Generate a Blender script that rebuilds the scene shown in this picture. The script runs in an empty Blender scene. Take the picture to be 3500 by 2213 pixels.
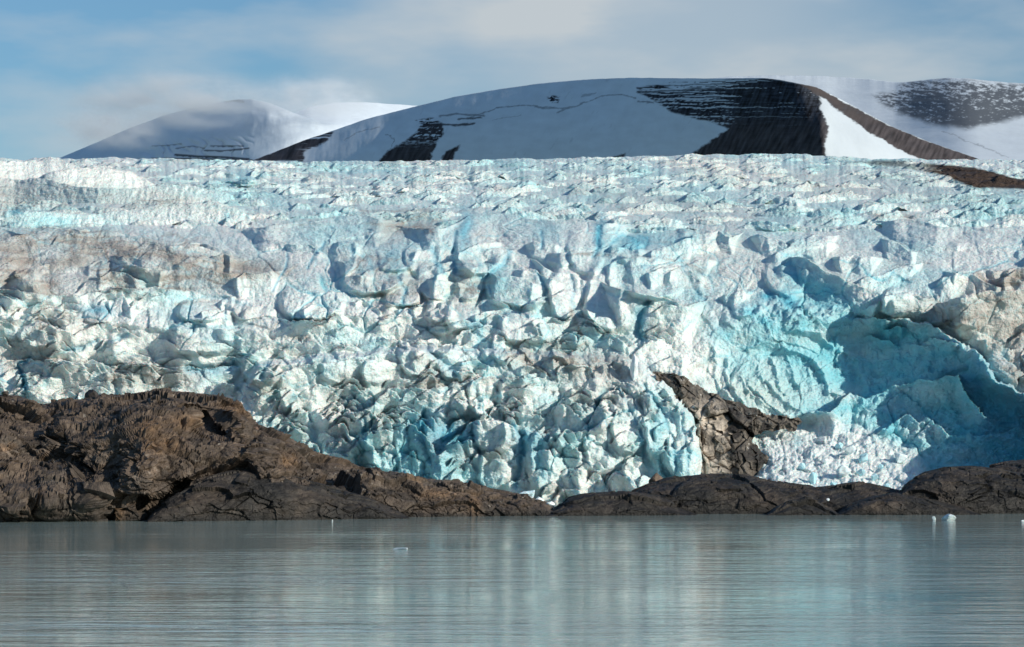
import bpy, math, random
from mathutils import Vector
import numpy as np

# ------------------------------------------------------------------ basics
sc = bpy.context.scene
COL = sc.collection
F = 8233.0            # focal length in pixels of the 3500 px wide photograph
CX, HY, CAMZ = 1750.0, 1513.0, 12.0
f32 = np.float32
rng = np.random.RandomState(7)

def world(u, v, d):
    """photo ray (u, v) met at the depth d in metres"""
    return np.stack([(u-CX)*d/F, d + 0*u, CAMZ+(HY-v)*d/F], -1)

def sstep(a, b, x):
    t = np.clip((x-a)/(b-a), 0, 1)
    return t*t*(3-2*t)

# ------------------------------------------------------------------ noise
_ptab = {}
def _tab(seed):
    if seed not in _ptab:
        r = np.random.RandomState(seed)
        p = r.permutation(1024).astype(np.int32)
        a = r.rand(1024).astype(f32)
        _ptab[seed] = (p, a, r.rand(1024).astype(f32), r.rand(1024).astype(f32))
    return _ptab[seed]

def perlin2(x, y, seed=0):
    p, a, _, _ = _tab(seed)
    xi = np.floor(x).astype(np.int32); yi = np.floor(y).astype(np.int32)
    xf = (x-xi).astype(f32); yf = (y-yi).astype(f32)
    u = xf*xf*xf*(xf*(xf*6-15)+10); w = yf*yf*yf*(yf*(yf*6-15)+10)
    ga = (a*2*math.pi); gx = np.cos(ga).astype(f32); gy = np.sin(ga).astype(f32)
    def g(ix, iy, fx, fy):
        h = p[(p[ix & 1023] + iy) & 1023]
        return gx[h]*fx + gy[h]*fy
    n00 = g(xi, yi, xf, yf); n10 = g(xi+1, yi, xf-1, yf)
    n01 = g(xi, yi+1, xf, yf-1); n11 = g(xi+1, yi+1, xf-1, yf-1)
    a0 = n00+u*(n10-n00); a1 = n01+u*(n11-n01)
    return (a0+w*(a1-a0))*1.5

def fbm2(x, y, oct=4, seed=0, gain=0.5, lac=2.03):
    s = 0; amp = 1.0; tot = 0
    for o in range(oct):
        s = s + amp*perlin2(x+o*17.3, y-o*9.1, seed+o); tot += amp
        x = x*lac; y = y*lac; amp *= gain
    return s/tot

def ridged2(x, y, oct=4, seed=0, gain=0.5):
    s = 0; amp = 1.0; tot = 0
    for o in range(oct):
        s = s + amp*(1-np.abs(perlin2(x+o*7.7, y+o*3.3, seed+o))*2); tot += amp
        x = x*2.07; y = y*2.07; amp *= gain
    return s/tot

def voro2(x, y, seed=0, jit=0.9):
    """F1, F2, random id 0..1 (two of them), offset to the nearest site"""
    p, a, b, c = _tab(seed)
    xi = np.floor(x).astype(np.int32); yi = np.floor(y).astype(np.int32)
    F1 = np.full(x.shape, 9e9, f32); F2 = F1.copy()
    hid = np.zeros(x.shape, np.int32); ox = np.zeros(x.shape, f32); oy = ox.copy()
    for dx in (-1, 0, 1):
        for dy in (-1, 0, 1):
            ix = xi+dx; iy = yi+dy
            h = p[(p[ix & 1023] + iy) & 1023]
            rx = (x-(ix+.5+(a[h]-.5)*jit)).astype(f32); ry = (y-(iy+.5+(b[h]-.5)*jit)).astype(f32)
            dd = rx*rx+ry*ry
            m = dd < F1
            F2 = np.where(m, F1, np.minimum(F2, dd)); F1 = np.where(m, dd, F1)
            hid = np.where(m, h, hid); ox = np.where(m, rx, ox); oy = np.where(m, ry, oy)
    return np.sqrt(F1), np.sqrt(F2), a[hid], b[hid], c[hid], ox, oy

def perlin3(x, y, z, seed=0):
    p, a, b, c = _tab(seed)
    xi = np.floor(x).astype(np.int32); yi = np.floor(y).astype(np.int32); zi = np.floor(z).astype(np.int32)
    xf = (x-xi).astype(f32); yf = (y-yi).astype(f32); zf = (z-zi).astype(f32)
    q = lambda t: t*t*t*(t*(t*6-15)+10)
    u, v, w = q(xf), q(yf), q(zf)
    gx, gy, gz = a*2-1, b*2-1, c*2-1
    out = 0
    for dx in (0, 1):
        for dy in (0, 1):
            for dz in (0, 1):
                h = p[(p[(p[(xi+dx) & 1023] + yi+dy) & 1023] + zi+dz) & 1023]
                n = gx[h]*(xf-dx)+gy[h]*(yf-dy)+gz[h]*(zf-dz)
                out = out + n*(u if dx else 1-u)*(v if dy else 1-v)*(w if dz else 1-w)
    return out*1.3

def fbm3(P, scale, oct=4, seed=0, gain=0.5):
    x, y, z = (P[..., k]/scale for k in range(3))
    s = 0; amp = 1.0; tot = 0
    for o in range(oct):
        s = s+amp*perlin3(x+o*11.1, y+o*5.7, z-o*8.3, seed+o); tot += amp
        x, y, z = x*2.03, y*2.03, z*2.03; amp *= gain
    return s/tot

def voro3(P, scale, seed=0, jit=0.95):
    """F1, F2 and a planar facet value of the nearest site's cell"""
    p, a, b, c = _tab(seed)
    sx, sy, sz = scale if hasattr(scale, '__len__') else (scale,)*3
    x, y, z = P[..., 0]/sx, P[..., 1]/sy, P[..., 2]/sz
    xi = np.floor(x).astype(np.int32); yi = np.floor(y).astype(np.int32); zi = np.floor(z).astype(np.int32)
    F1 = np.full(x.shape, 9e9, f32); F2 = F1.copy()
    val = np.zeros(x.shape, f32); hid = np.zeros(x.shape, np.int32)
    for dx in (-1, 0, 1):
        for dy in (-1, 0, 1):
            for dz in (-1, 0, 1):
                ix, iy, iz = xi+dx, yi+dy, zi+dz
                h = p[(p[(p[ix & 1023] + iy) & 1023] + iz) & 1023]
                rx = x-(ix+.5+(a[h]-.5)*jit); ry = y-(iy+.5+(b[h]-.5)*jit); rz = z-(iz+.5+(c[h]-.5)*jit)
                dd = (rx*rx+ry*ry+rz*rz).astype(f32)
                m = dd < F1
                F2 = np.where(m, F1, np.minimum(F2, dd)); F1 = np.where(m, dd, F1)
                h2 = p[h]; h3 = p[(h2+7) & 1023]
                pl = (a[h2]-.5)*1.6+rx*(b[h2]-.5)*2+ry*(c[h2]-.5)*2+rz*(a[h3]-.5)*2
                val = np.where(m, pl, val); hid = np.where(m, h, hid)
    return np.sqrt(F1), np.sqrt(F2), val, a[hid]

def inpoly(u, v, poly):
    poly = np.asarray(poly, float)
    ins = np.zeros(u.shape, bool)
    j = len(poly)-1
    for i in range(len(poly)):
        xi, yi = poly[i]; xj, yj = poly[j]
        if yi != yj:
            c = ((yi > v) != (yj > v)) & (u < (xj-xi)*(v-yi)/(yj-yi)+xi)
            ins ^= c
        j = i
    return ins

def polydist(u, v, poly, closed=True):
    poly = np.asarray(poly, f32); n = len(poly)
    best = np.full(u.shape, 9e9, f32)
    for i in range(n if closed else n-1):
        ax, ay = poly[i]; bx, by = poly[(i+1) % n]
        dx, dy = bx-ax, by-ay; L = dx*dx+dy*dy+1e-6
        t = np.clip(((u-ax)*dx+(v-ay)*dy)/L, 0, 1)
        best = np.minimum(best, (u-ax-t*dx)**2+(v-ay-t*dy)**2)
    return np.sqrt(best)

def softpoly(u, v, poly, w):
    """1 inside, 0 outside, soft over w px about the outline"""
    d = polydist(u, v, poly); s = np.where(inpoly(u, v, poly), d, -d)
    return sstep(-w, w, s)

def gauss(u, v, cx, cy, rx, ry):
    return np.exp(-((u-cx)/rx)**2-((v-cy)/ry)**2)

def plin(x, pts):
    pts = np.asarray(pts, float)
    return np.interp(x, pts[:, 0], pts[:, 1])

def pcos(x, pts, n=5):
    """a traced line, slightly smoothed"""
    xs = np.linspace(pts[0][0], pts[-1][0], 1200)
    ys = plin(xs, pts)
    k = max(3, int(1200*n/ (pts[-1][0]-pts[0][0]+1))*2+1)
    ys = np.convolve(np.pad(ys, k//2, mode='edge'), np.ones(k)/k, 'valid')
    return np.interp(x, xs, ys)

# ------------------------------------------------------------------ objects
def tag(o, label, cat, kind=None, group=None):
    o['label'] = label; o['category'] = cat
    if kind: o['kind'] = kind
    if group: o['group'] = group
    return o

def mesh_obj(name, verts, faces, mat, cols=None, smooth=True, parent=None):
    verts = np.ascontiguousarray(verts.reshape(-1, 3), f32); faces = np.asarray(faces, np.int32)
    me = bpy.data.meshes.new(name)
    nf, k = faces.shape
    me.vertices.add(len(verts)); me.vertices.foreach_set('co', verts.ravel())
    me.loops.add(nf*k); me.loops.foreach_set('vertex_index', faces.ravel())
    me.polygons.add(nf); me.polygons.foreach_set('loop_start', np.arange(0, nf*k, k, dtype=np.int32))
    me.polygons.foreach_set('use_smooth', np.full(nf, smooth, bool))
    me.update(calc_edges=True)
    if cols is not None:
        for an, c in cols.items():
            at = me.attributes.new(an, 'FLOAT_COLOR', 'POINT')
            c = c.reshape(len(verts), -1).astype(f32)
            c4 = np.ones((len(verts), 4), f32); c4[:, :c.shape[1]] = c
            at.data.foreach_set('color', c4.ravel())
    me.materials.append(mat)
    o = bpy.data.objects.new(name, me); COL.objects.link(o)
    if parent: o.parent = parent
    return o

def grid_faces(R, C, flip=False, keep=None):
    i = np.arange(R*C).reshape(R, C)
    q = np.stack([i[:-1, :-1], i[:-1, 1:], i[1:, 1:], i[1:, :-1]], -1).reshape(-1, 4)
    if flip: q = q[:, ::-1]
    if keep is not None:
        k = (keep[:-1, :-1] & keep[:-1, 1:] & keep[1:, 1:] & keep[1:, :-1]).reshape(-1)
        q = q[k]
    return q

# ------------------------------------------------------------------ materials
def new_mat(name):
    m = bpy.data.materials.new(name); m.use_nodes = True
    nt = m.node_tree; b = nt.nodes['Principled BSDF']
    return m, nt, b

def N(nt, t, **kw):
    n = nt.nodes.new(t)
    for k, v in kw.items():
        if k in n.inputs: n.inputs[k].default_value = v
        else: setattr(n, k, v)
    return n

def noise(nt, vec, scale, detail=4, rough=0.55):
    n = N(nt, 'ShaderNodeTexNoise'); n.inputs['Scale'].default_value = scale
    n.inputs['Detail'].default_value = detail; n.inputs['Roughness'].default_value = rough
    if vec is not None: nt.links.new(vec, n.inputs['Vector'])
    return n

def attr_mat(name, rough, bumps, var=0.1, spec=0.3, var_scale=0.3):
    """colour from the mesh's own attribute, varied by 3-D noise, with 3-D noise relief"""
    m, nt, b = new_mat(name)
    L = nt.links.new
    at = N(nt, 'ShaderNodeAttribute'); at.attribute_name = 'tint'
    geo = N(nt, 'ShaderNodeNewGeometry')
    n = noise(nt, geo.outputs['Position'], var_scale, 6, 0.65)
    mr = N(nt, 'ShaderNodeMapRange'); mr.inputs['From Min'].default_value = .3; mr.inputs['From Max'].default_value = .7
    mr.inputs['To Min'].default_value = 1-var; mr.inputs['To Max'].default_value = 1+var
    L(n.outputs['Fac'], mr.inputs['Value'])
    mx = N(nt, 'ShaderNodeVectorMath', operation='SCALE')
    L(at.outputs['Color'], mx.inputs[0]); L(mr.outputs['Result'], mx.inputs['Scale'])
    L(mx.outputs['Vector'], b.inputs['Base Color'])
    b.inputs['Roughness'].default_value = rough
    b.inputs['Specular IOR Level'].default_value = spec
    prev = None
    for sc_, dist, st in bumps:
        nn = noise(nt, geo.outputs['Position'], sc_, 5, 0.6)
        bp = N(nt, 'ShaderNodeBump'); bp.inputs['Strength'].default_value = st; bp.inputs['Distance'].default_value = dist
        L(nn.outputs['Fac'], bp.inputs['Height'])
        if prev: L(prev.outputs['Normal'], bp.inputs['Normal'])
        prev = bp
    if prev: L(prev.outputs['Normal'], b.inputs['Normal'])
    return m

M_ice = attr_mat('glacier_ice', 0.55, [(0.3, 1.4, .7), (1.2, .55, 1.0), (3.5, .22, .8)], .1, .25, .5)
_b = M_ice.node_tree.nodes['Principled BSDF']
_b.inputs['Subsurface Weight'].default_value = .5; _b.inputs['Subsurface Scale'].default_value = .9
_b.inputs['Subsurface Radius'].default_value = (.3, .85, 1.0)
M_moraine = attr_mat('moraine_debris', 0.8, [(0.3, 1.5, .8), (1.2, .5, .8)], .4, .2, .3)
M_rock = attr_mat('shore_rock', 0.62, [(0.5, .6, .8), (2.2, .22, .9)], .45, .3, .9)
M_mount = attr_mat('mountain_snow_rock', 0.8, [(0.03, 4, .3)], .05, .1, .01)

# ------------------------------------------------------------------ glacier
def D0_of(v, u):
    pts = [(520, 1900), (545, 1600), (553, 1480), (570, 1300), (600, 1090), (640, 930), (690, 800), (760, 690),
           (850, 606), (950, 566), (1100, 538), (1300, 520), (1500, 508), (1700, 500), (1800, 496)]
    return np.exp(plin(v, [(a, math.log(b)) for a, b in pts]))

def build_glacier():
    NU = 1500
    ug = np.linspace(-420, 3920, NU)
    vk = np.linspace(1790, 533, 4000)
    dk = D0_of(vk, 0)
    w = np.abs(np.gradient(vk))/1.75 + np.abs(np.gradient(np.log(dk)))/0.0034
    cw = np.cumsum(w); NR = int(cw[-1])
    vg = np.interp(np.linspace(0, cw[-1], NR), cw, vk)
    U, V = np.meshgrid(ug, vg); U = U.astype(f32); V = V.astype(f32)
    D0 = D0_of(V, U).astype(f32)
    # the glacier's skyline in the photo
    sky = plin(ug, [(-420, 548), (0, 545), (80, 552), (120, 543), (300, 545), (480, 547), (640, 545), (760, 552), (1000, 556), (1300, 556), (1500, 552),
                    (1900, 545), (2250, 538), (2450, 528), (2700, 528), (2900, 540), (3020, 548), (3250, 546), (3500, 548), (3920, 545)])
    V2 = np.where(V < 545, 545+(545-V)*.7, V) + (sky[None, :]-548+5*fbm2(ug/38, ug*0, 3, 9)[None, :]+7*fbm2(ug/150, ug*0+3, 2, 8)[None, :])*sstep(760, 560, V)
    px = D0/F                                  # metres per photo pixel
    X = (U*.0655).astype(f32)
    srate = plin(vk, [(530, 3.2), (700, 2.3), (850, 1.5), (1000, 1.2), (1800, 1.1)])*.0655
    S = np.interp(-V, -vk, np.cumsum(srate*(vk[0]-vk[1]))).astype(f32)
    dep = np.zeros_like(U)                     # depth change in photo pixels (towards +y)
    dV = np.zeros_like(U)                      # rows by which a face stands forward

    # traced crest lines: (points, face height, step, tilt)
    wu = U + 26*fbm2(X/9, S/9, 3, 90); wv = V + 16*fbm2(X/8+5, S/8, 3, 91)
    SC = [
     ([(-420, 548), (0, 560), (100, 552), (230, 560), (300, 590), (420, 600)], 55, 120, .55),
     ([(150, 600), (230, 585), (330, 578), (440, 590), (500, 612), (545, 645)], 60, 150, .6),
     ([(-420, 620), (0, 612), (130, 612), (260, 640), (420, 650), (560, 630), (690, 640), (800, 665)], 90, 260, -.9),
     ([(-420, 700), (0, 720), (160, 722), (300, 735), (420, 720), (560, 698), (700, 692), (790, 712), (860, 735)], 100, 320, .5),
     ([(-420, 790), (0, 830), (80, 800), (150, 786), (300, 790), (420, 800), (560, 820), (700, 850), (900, 900)], 170, 200, .1),
     ([(300, 885), (420, 872), (520, 885), (640, 905), (780, 930), (900, 945)], 110, 120, .2),
     ([(-420, 985), (0, 990), (120, 1000), (260, 1010), (420, 990), (520, 988), (640, 985), (720, 1010), (800, 1040)], 70, 120, .25),
     ([(-420, 1090), (0, 1100), (90, 1090), (190, 1130), (260, 1150), (330, 1110), (430, 1110), (560, 1120), (700, 1170), (900, 1200)], 150, 180, .3),
     ([(0, 1250), (100, 1225), (250, 1240), (400, 1250), (520, 1240), (620, 1270), (760, 1250), (900, 1225)], 110, 160, .2),
     ([(700, 560), (850, 568), (1000, 575), (1150, 570), (1300, 580), (1450, 578), (1600, 570), (1800, 575)], 45, 160, -.2),
     ([(560, 610), (700, 590), (800, 580), (900, 600), (1050, 605), (1200, 620)], 50, 160, -.5),
     ([(900, 640), (1050, 650), (1200, 640), (1350, 655), (1500, 650), (1650, 640), (1800, 650)], 50, 170, .1),
     ([(1780, 578), (1850, 580), (1950, 605), (2100, 625), (2250, 645), (2400, 665), (2600, 690), (2800, 700), (2950, 720)], 55, 220, .75),
     ([(900, 700), (1000, 690), (1150, 705), (1300, 690), (1450, 700), (1600, 690), (1800, 705), (2000, 690), (2150, 705), (2300, 700)], 55, 180, .1),
     ([(2000, 640), (2200, 610), (2400, 600), (2600, 625), (2800, 640), (3000, 660), (3200, 650), (3500, 665), (3920, 660)], 55, 140, -.5),
     ([(2300, 570), (2450, 545), (2700, 545), (2900, 560), (3100, 580), (3300, 600)], 40, 150, -.4),
     ([(2250, 700), (2400, 690), (2600, 705), (2750, 690), (2900, 690), (3050, 705)], 40, 140, .2),
     ([(2100, 740), (2300, 720), (2500, 715), (2600, 715), (2730, 740), (2860, 770), (3000, 740), (3080, 735)], 120, 220, -.1),
     ([(2980, 720), (3060, 695), (3200, 700), (3300, 705), (3400, 730), (3500, 760), (3920, 760)], 70, 200, .8),
     ([(2900, 790), (3000, 760), (3100, 745), (3200, 770), (3300, 765), (3400, 780), (3920, 790)], 110, 90, .3),
     ([(800, 800), (900, 770), (1000, 760), (1080, 760), (1150, 740), (1250, 735), (1320, 750), (1400, 765)], 110, 180, -.2),
     ([(1300, 770), (1500, 790), (1600, 740), (1700, 735), (1900, 760), (2100, 760), (2250, 770)], 120, 160, .1),
     ([(1820, 870), (1950, 858), (2100, 868), (2250, 880), (2340, 900)], 110, 120, .1),
     ([(2050, 960), (2160, 1000), (2230, 1010), (2330, 1040), (2420, 1020)], 150, 90, .3),
     ([(2640, 940), (2700, 880), (2760, 890), (2900, 960), (3050, 1000), (3150, 1020), (3260, 1040)], 120, 160, .0),
     ([(2950, 1060), (3000, 1010), (3100, 1000), (3160, 1060)], 90, 120, .4),
     ([(3150, 1060), (3270, 1010), (3360, 1000), (3500, 990), (3920, 980)], 160, 260, .5),
     ([(900, 1080), (1050, 1090), (1200, 1080), (1300, 1095), (1450, 1080), (1560, 1090)], 60, 100, .4),
     ([(640, 1180), (800, 1160), (1000, 1165), (1200, 1180), (1350, 1165), (1500, 1190), (1680, 1160)], 80, 120, .3),
     ([(780, 1330), (900, 1290), (1000, 1260), (1150, 1240), (1280, 1230), (1400, 1250)], 130, 150, .3),
     ([(1100, 1430), (1240, 1400), (1340, 1330), (1500, 1330), (1640, 1290), (1800, 1290), (1950, 1300)], 130, 160, .3),
     ([(1200, 1530), (1300, 1460), (1400, 1440), (1500, 1560), (1600, 1450), (1700, 1440), (1850, 1480), (1960, 1480), (2050, 1460), (2200, 1440)], 150, 190, .1),
     ([(2700, 1440), (2790, 1410), (2840, 1420), (2910, 1345), (2960, 1370), (3050, 1330), (3200, 1300), (3270, 1285), (3300, 1340), (3360, 1430), (3480, 1450)], 110, 220, .0),
     ([(2800, 1560), (2950, 1500), (3090, 1430), (3140, 1460), (3170, 1440), (3240, 1480), (3350, 1500), (3920, 1400)], 110, 150, -.2),
    ]
    dline = np.zeros_like(U)
    dn = fbm2(X/9, S/6, 3, 92)
    def scarp(pts, H, step, tilt, k=.92, dk=.6):
        pts = np.asarray(pts, float); x0, x1 = pts[0, 0], pts[-1, 0]; ln = x1-x0
        c0, c1 = np.searchsorted(ug, [x0-60, x1+60])
        r1 = len(vg)-np.searchsorted(vg[::-1], pts[:, 1].min()-60-H*2); r0 = len(vg)-np.searchsorted(vg[::-1], pts[:, 1].max()+60+H*3.2)
        sl = (slice(max(r0, 0), r1), slice(c0, c1))
        u = wu[sl]; v = wv[sl]
        if u.size == 0: return
        t = v-np.interp(u, pts[:, 0], pts[:, 1])
        fade = np.ones_like(u)
        if x0 > -400: fade = fade*sstep(x0-15, x0+.2*ln, u)
        if x1 < 3900: fade = fade*sstep(x1+15, x1-.2*ln, u)
        Hh = H*(.35+.65*fade)
        dV[sl] = np.maximum(dV[sl], k*np.clip(Hh*fade-t, 0, None)*(t >= 0)*sstep(0, .3, fade))
        below = np.exp(-np.clip(t, 0, None)/H)*(t >= 0); above = np.exp(-np.clip(-t, 0, None)/(H*.8))*(t < 0)
        dep[sl] += fade*step*(above*.35-below*.55)
        dline[sl] = np.maximum(dline[sl], dk*fade*np.exp(-((t+1)/(3.5+5*np.clip(dn[sl], 0, 1)))**2)*sstep(-.25, .3, dn[sl]))
        face = np.exp(-(np.clip(t, 0, None)/(H*1.2))**2)*(t >= 0)
        dep[sl] += fade*face*tilt*np.clip(u-(x0+x1)/2, -170, 170)*.6
    def wall(pts, vb, lean, tilt, bulge, dk):
        # an ice face that stands at one distance: crest line above, foot at row vb
        pts = np.asarray(pts, float); x0, x1 = pts[0, 0], pts[-1, 0]
        c0, c1 = np.searchsorted(ug, [x0-30, x1+30])
        r1 = len(vg)-np.searchsorted(vg[::-1], pts[:, 1].min()-30); r0 = len(vg)-np.searchsorted(vg[::-1], vb+2)
        sl = (slice(max(r0, 0), r1), slice(c0, c1))
        if sl[0].stop <= sl[0].start or c1 <= c0: return
        u = fu_[sl]; v = V[sl]
        cy = np.interp(u, pts[:, 0], pts[:, 1])+4.5*rag[sl]
        inn = (u > x0) & (u < x1) & (v > cy) & (v < vb)
        g = np.where(inn, (vb-v)*.985, 0)
        win = inn & (g > dV[sl])
        q = np.clip((u-(x0+x1)/2)/((x1-x0)/2), -1, 1)
        hw = min(140, (x1-x0)/2)
        e = lean*(vb-v)+tilt*np.clip(u-(x0+x1)/2, -hw, hw)+abs(tilt)*hw+bulge*(1-np.sqrt(np.clip(1-q*q, 0, 1)))
        dV[sl] = np.where(win, g, dV[sl]); wdep[sl] = np.where(win, e, wdep[sl])
        tone[sl] = np.where(win, rs.rand(), tone[sl])
        dline[sl] = np.where(win, dk*np.exp(-((v-cy)/4)**2)*sstep(-.1, .3, dn[sl]), dline[sl])
    rs = np.random.RandomState(11); tone = np.full(U.shape, .5, f32)
    wdep = np.zeros_like(U); fu_ = U+7*fbm2(X/2.5, S/2.5, 3, 96); rag = fbm2(U/17, V/30, 3, 97)
    for pts, H, step, tilt in SC:
        if np.mean([p[1] for p in pts]) < 735:
            if pts[-1][0] <= 1000 and pts[0][0] < 400: wall(pts, max(p[1] for p in pts)+H*.35, .9, tilt*.8, 40, .5)
            continue
        mv = np.mean([p[1] for p in pts]); q_ = .55+.45*float(sstep(840, 1060, mv))
        scarp(pts, H*(.7+.3*q_), step*.4*q_, tilt*1.1*q_, .75*q_)
    def random_scarps(n, ur, vr, lr, hr, st, tl, arch, kr=(.25, .6)):
        for _ in range(n):
            l = rs.uniform(*lr); u0 = rs.uniform(*ur)-l/2; v0 = rs.uniform(*vr); sl = rs.uniform(-.35, .35)
            q = np.linspace(0, 1, 6)
            y = v0+sl*l*(q-.5)+arch*l*((2*q-1)**2)*rs.uniform(.2, 1)+rs.uniform(-.05, .05, 6)*l
            scarp(np.stack([u0+q*l, y], 1), rs.uniform(*hr), rs.uniform(*st), rs.uniform(-tl, tl), rs.uniform(*kr), rs.uniform(0, .8)**3)
    def domes(n, vr, lr, hr):
        for _ in range(n):
            v0 = rs.uniform(*vr); k = .55+.45*np.clip((v0-545)/200, 0, 1)
            l = rs.uniform(*lr)*k; hh = rs.uniform(*hr)*k; u0 = rs.uniform(-400, 3900)-l/2
            q = np.linspace(0, 1, 9); pk = rs.uniform(.25, .75)
            shp = np.where(q < pk, q/pk, (1-q)/(1-pk))**rs.uniform(.35, .8)
            sl_ = rs.uniform(-.06, .06)*l
            wall(np.stack([u0+q*l, v0-hh*(shp+.08*rs.randn(9)*(shp > .2))+sl_*(q-.5)], 1), v0+abs(sl_)*.5, rs.uniform(.5, 1.3), rs.uniform(-.4, .4), rs.uniform(.1, .3)*l, rs.uniform(0, 1)**1.5)
    domes(520, (556, 800), (40, 210), (9, 32))
    domes(260, (546, 650), (40, 220), (7, 18))
    dep += wdep
    random_scarps(70, (-400, 2600), (780, 1020), (80, 260), (30, 90), (15, 50), .4, .15)
    random_scarps(25, (2600, 3900), (780, 1020), (80, 260), (30, 80), (10, 35), .4, .12)
    random_scarps(260, (-400, 2330), (1010, 1420), (40, 150), (18, 60), (15, 45), .6, .3)
    random_scarps(220, (500, 2380), (1330, 1720), (30, 110), (24, 90), (18, 60), .9, .6)
    random_scarps(30, (3000, 3900), (1000, 1300), (60, 200), (20, 60), (15, 50), .6, .15)

    CRK = [([(975, 845), (983, 880), (975, 920), (950, 960), (932, 992)], 6, 1), ([(1110, 830), (1085, 862), (1050, 918)], 7, 1), ([(100, 1222), (62, 1248), (78, 1290), (86, 1335)], 8, 1), ([(1850, 792), (1852, 820), (1850, 850)], 9, 1),
           ([(2052, 775), (2048, 815), (2040, 850), (2028, 874)], 10, 1), ([(2062, 870), (2090, 832), (2130, 800), (2168, 822), (2180, 845), (2202, 848), (2212, 815), (2182, 806)], 8, .8), ([(1908, 800), (1912, 850), (1905, 872)], 4, .6),
           ([(1842, 940), (1868, 990), (1862, 1022)], 12, .9), ([(2216, 1030), (2186, 1080), (2180, 1130), (2196, 1155)], 15, 1), ([(1745, 860), (1718, 905), (1680, 935), (1640, 948)], 14, .9), ([(1560, 800), (1550, 870), (1556, 930)], 12, .9),
           ([(1480, 850), (1490, 900), (1510, 925)], 14, .8), ([(1410, 900), (1360, 950), (1390, 1010)], 9, .6), ([(1330, 870), (1300, 905), (1220, 930)], 10, .6), ([(1950, 940), (1965, 990), (1955, 1030), (1985, 1090)], 9, .6),
           ([(1200, 840), (1205, 890), (1160, 925)], 16, .7), ([(690, 1010), (760, 1020), (850, 1040)], 9, .6), ([(600, 1100), (640, 1118), (760, 1120), (860, 1112)], 9, .6), ([(770, 1040), (772, 1090)], 5, .7),
           ([(330, 1165), (290, 1185), (230, 1195)], 9, .8), ([(440, 1140), (390, 1165), (330, 1200)], 7, .7), ([(640, 1260), (740, 1262), (800, 1240)], 18, .8), ([(915, 1240), (890, 1290)], 9, .9), ([(480, 1250), (490, 1300)], 6, .7),
           ([(1400, 1060), (1420, 1110), (1500, 1130), (1560, 1110)], 9, .6), ([(1460, 1200), (1540, 1260), (1560, 1290)], 16, .7), ([(1240, 1420), (1250, 1500), (1235, 1560)], 8, .8), ([(1450, 1420), (1440, 1500), (1470, 1580)], 14, .8),
           ([(1620, 1440), (1610, 1500), (1640, 1560)], 10, .8), ([(1760, 1450), (1790, 1500), (1780, 1600), (1760, 1660)], 14, .9), ([(1930, 1490), (1930, 1580), (1960, 1660)], 8, .6), ([(1620, 1300), (1640, 1400)], 9, .6), ([(1700, 1330), (1710, 1420)], 10, .7),
           ([(2110, 1330), (2150, 1400), (2190, 1480), (2200, 1560)], 8, .6), ([(2200, 1320), (2260, 1400), (2300, 1500), (2310, 1620)], 9, .8), ([(2330, 1440), (2350, 1540), (2350, 1640)], 7, .7), ([(2040, 1380), (2080, 1480), (2060, 1560)], 8, .6),
           ([(2380, 1000), (2400, 1020), (2430, 1050)], 8, .6), ([(3050, 930), (3080, 950), (3100, 965)], 9, .7), ([(3320, 760), (3340, 850), (3360, 920)], 6, .4), ([(3100, 900), (3160, 960), (3200, 1000)], 5, .4)]
    crk = np.zeros_like(U); cu = U+7*fbm2(X/2.4, S/2.4, 3, 94); cvv = V+7*fbm2(X/2.4+3, S/2.4, 3, 95)
    for pts, w_, k_ in CRK:
        q = np.asarray(pts, float); m_ = 60
        c0, c1 = np.searchsorted(ug, [q[:, 0].min()-m_, q[:, 0].max()+m_]); r1 = len(vg)-np.searchsorted(vg[::-1], q[:, 1].min()-m_); r0 = len(vg)-np.searchsorted(vg[::-1], q[:, 1].max()+m_)
        sl = (slice(r0, r1), slice(c0, c1)); dd_ = polydist(cu[sl], cvv[sl], pts, False)
        crk[sl] = np.maximum(crk[sl], k_*np.exp(-(dd_/(w_*.8))**2)); dep[sl] += 2.3*w_*k_*np.exp(-(dd_/(w_*.8))**2)
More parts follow.
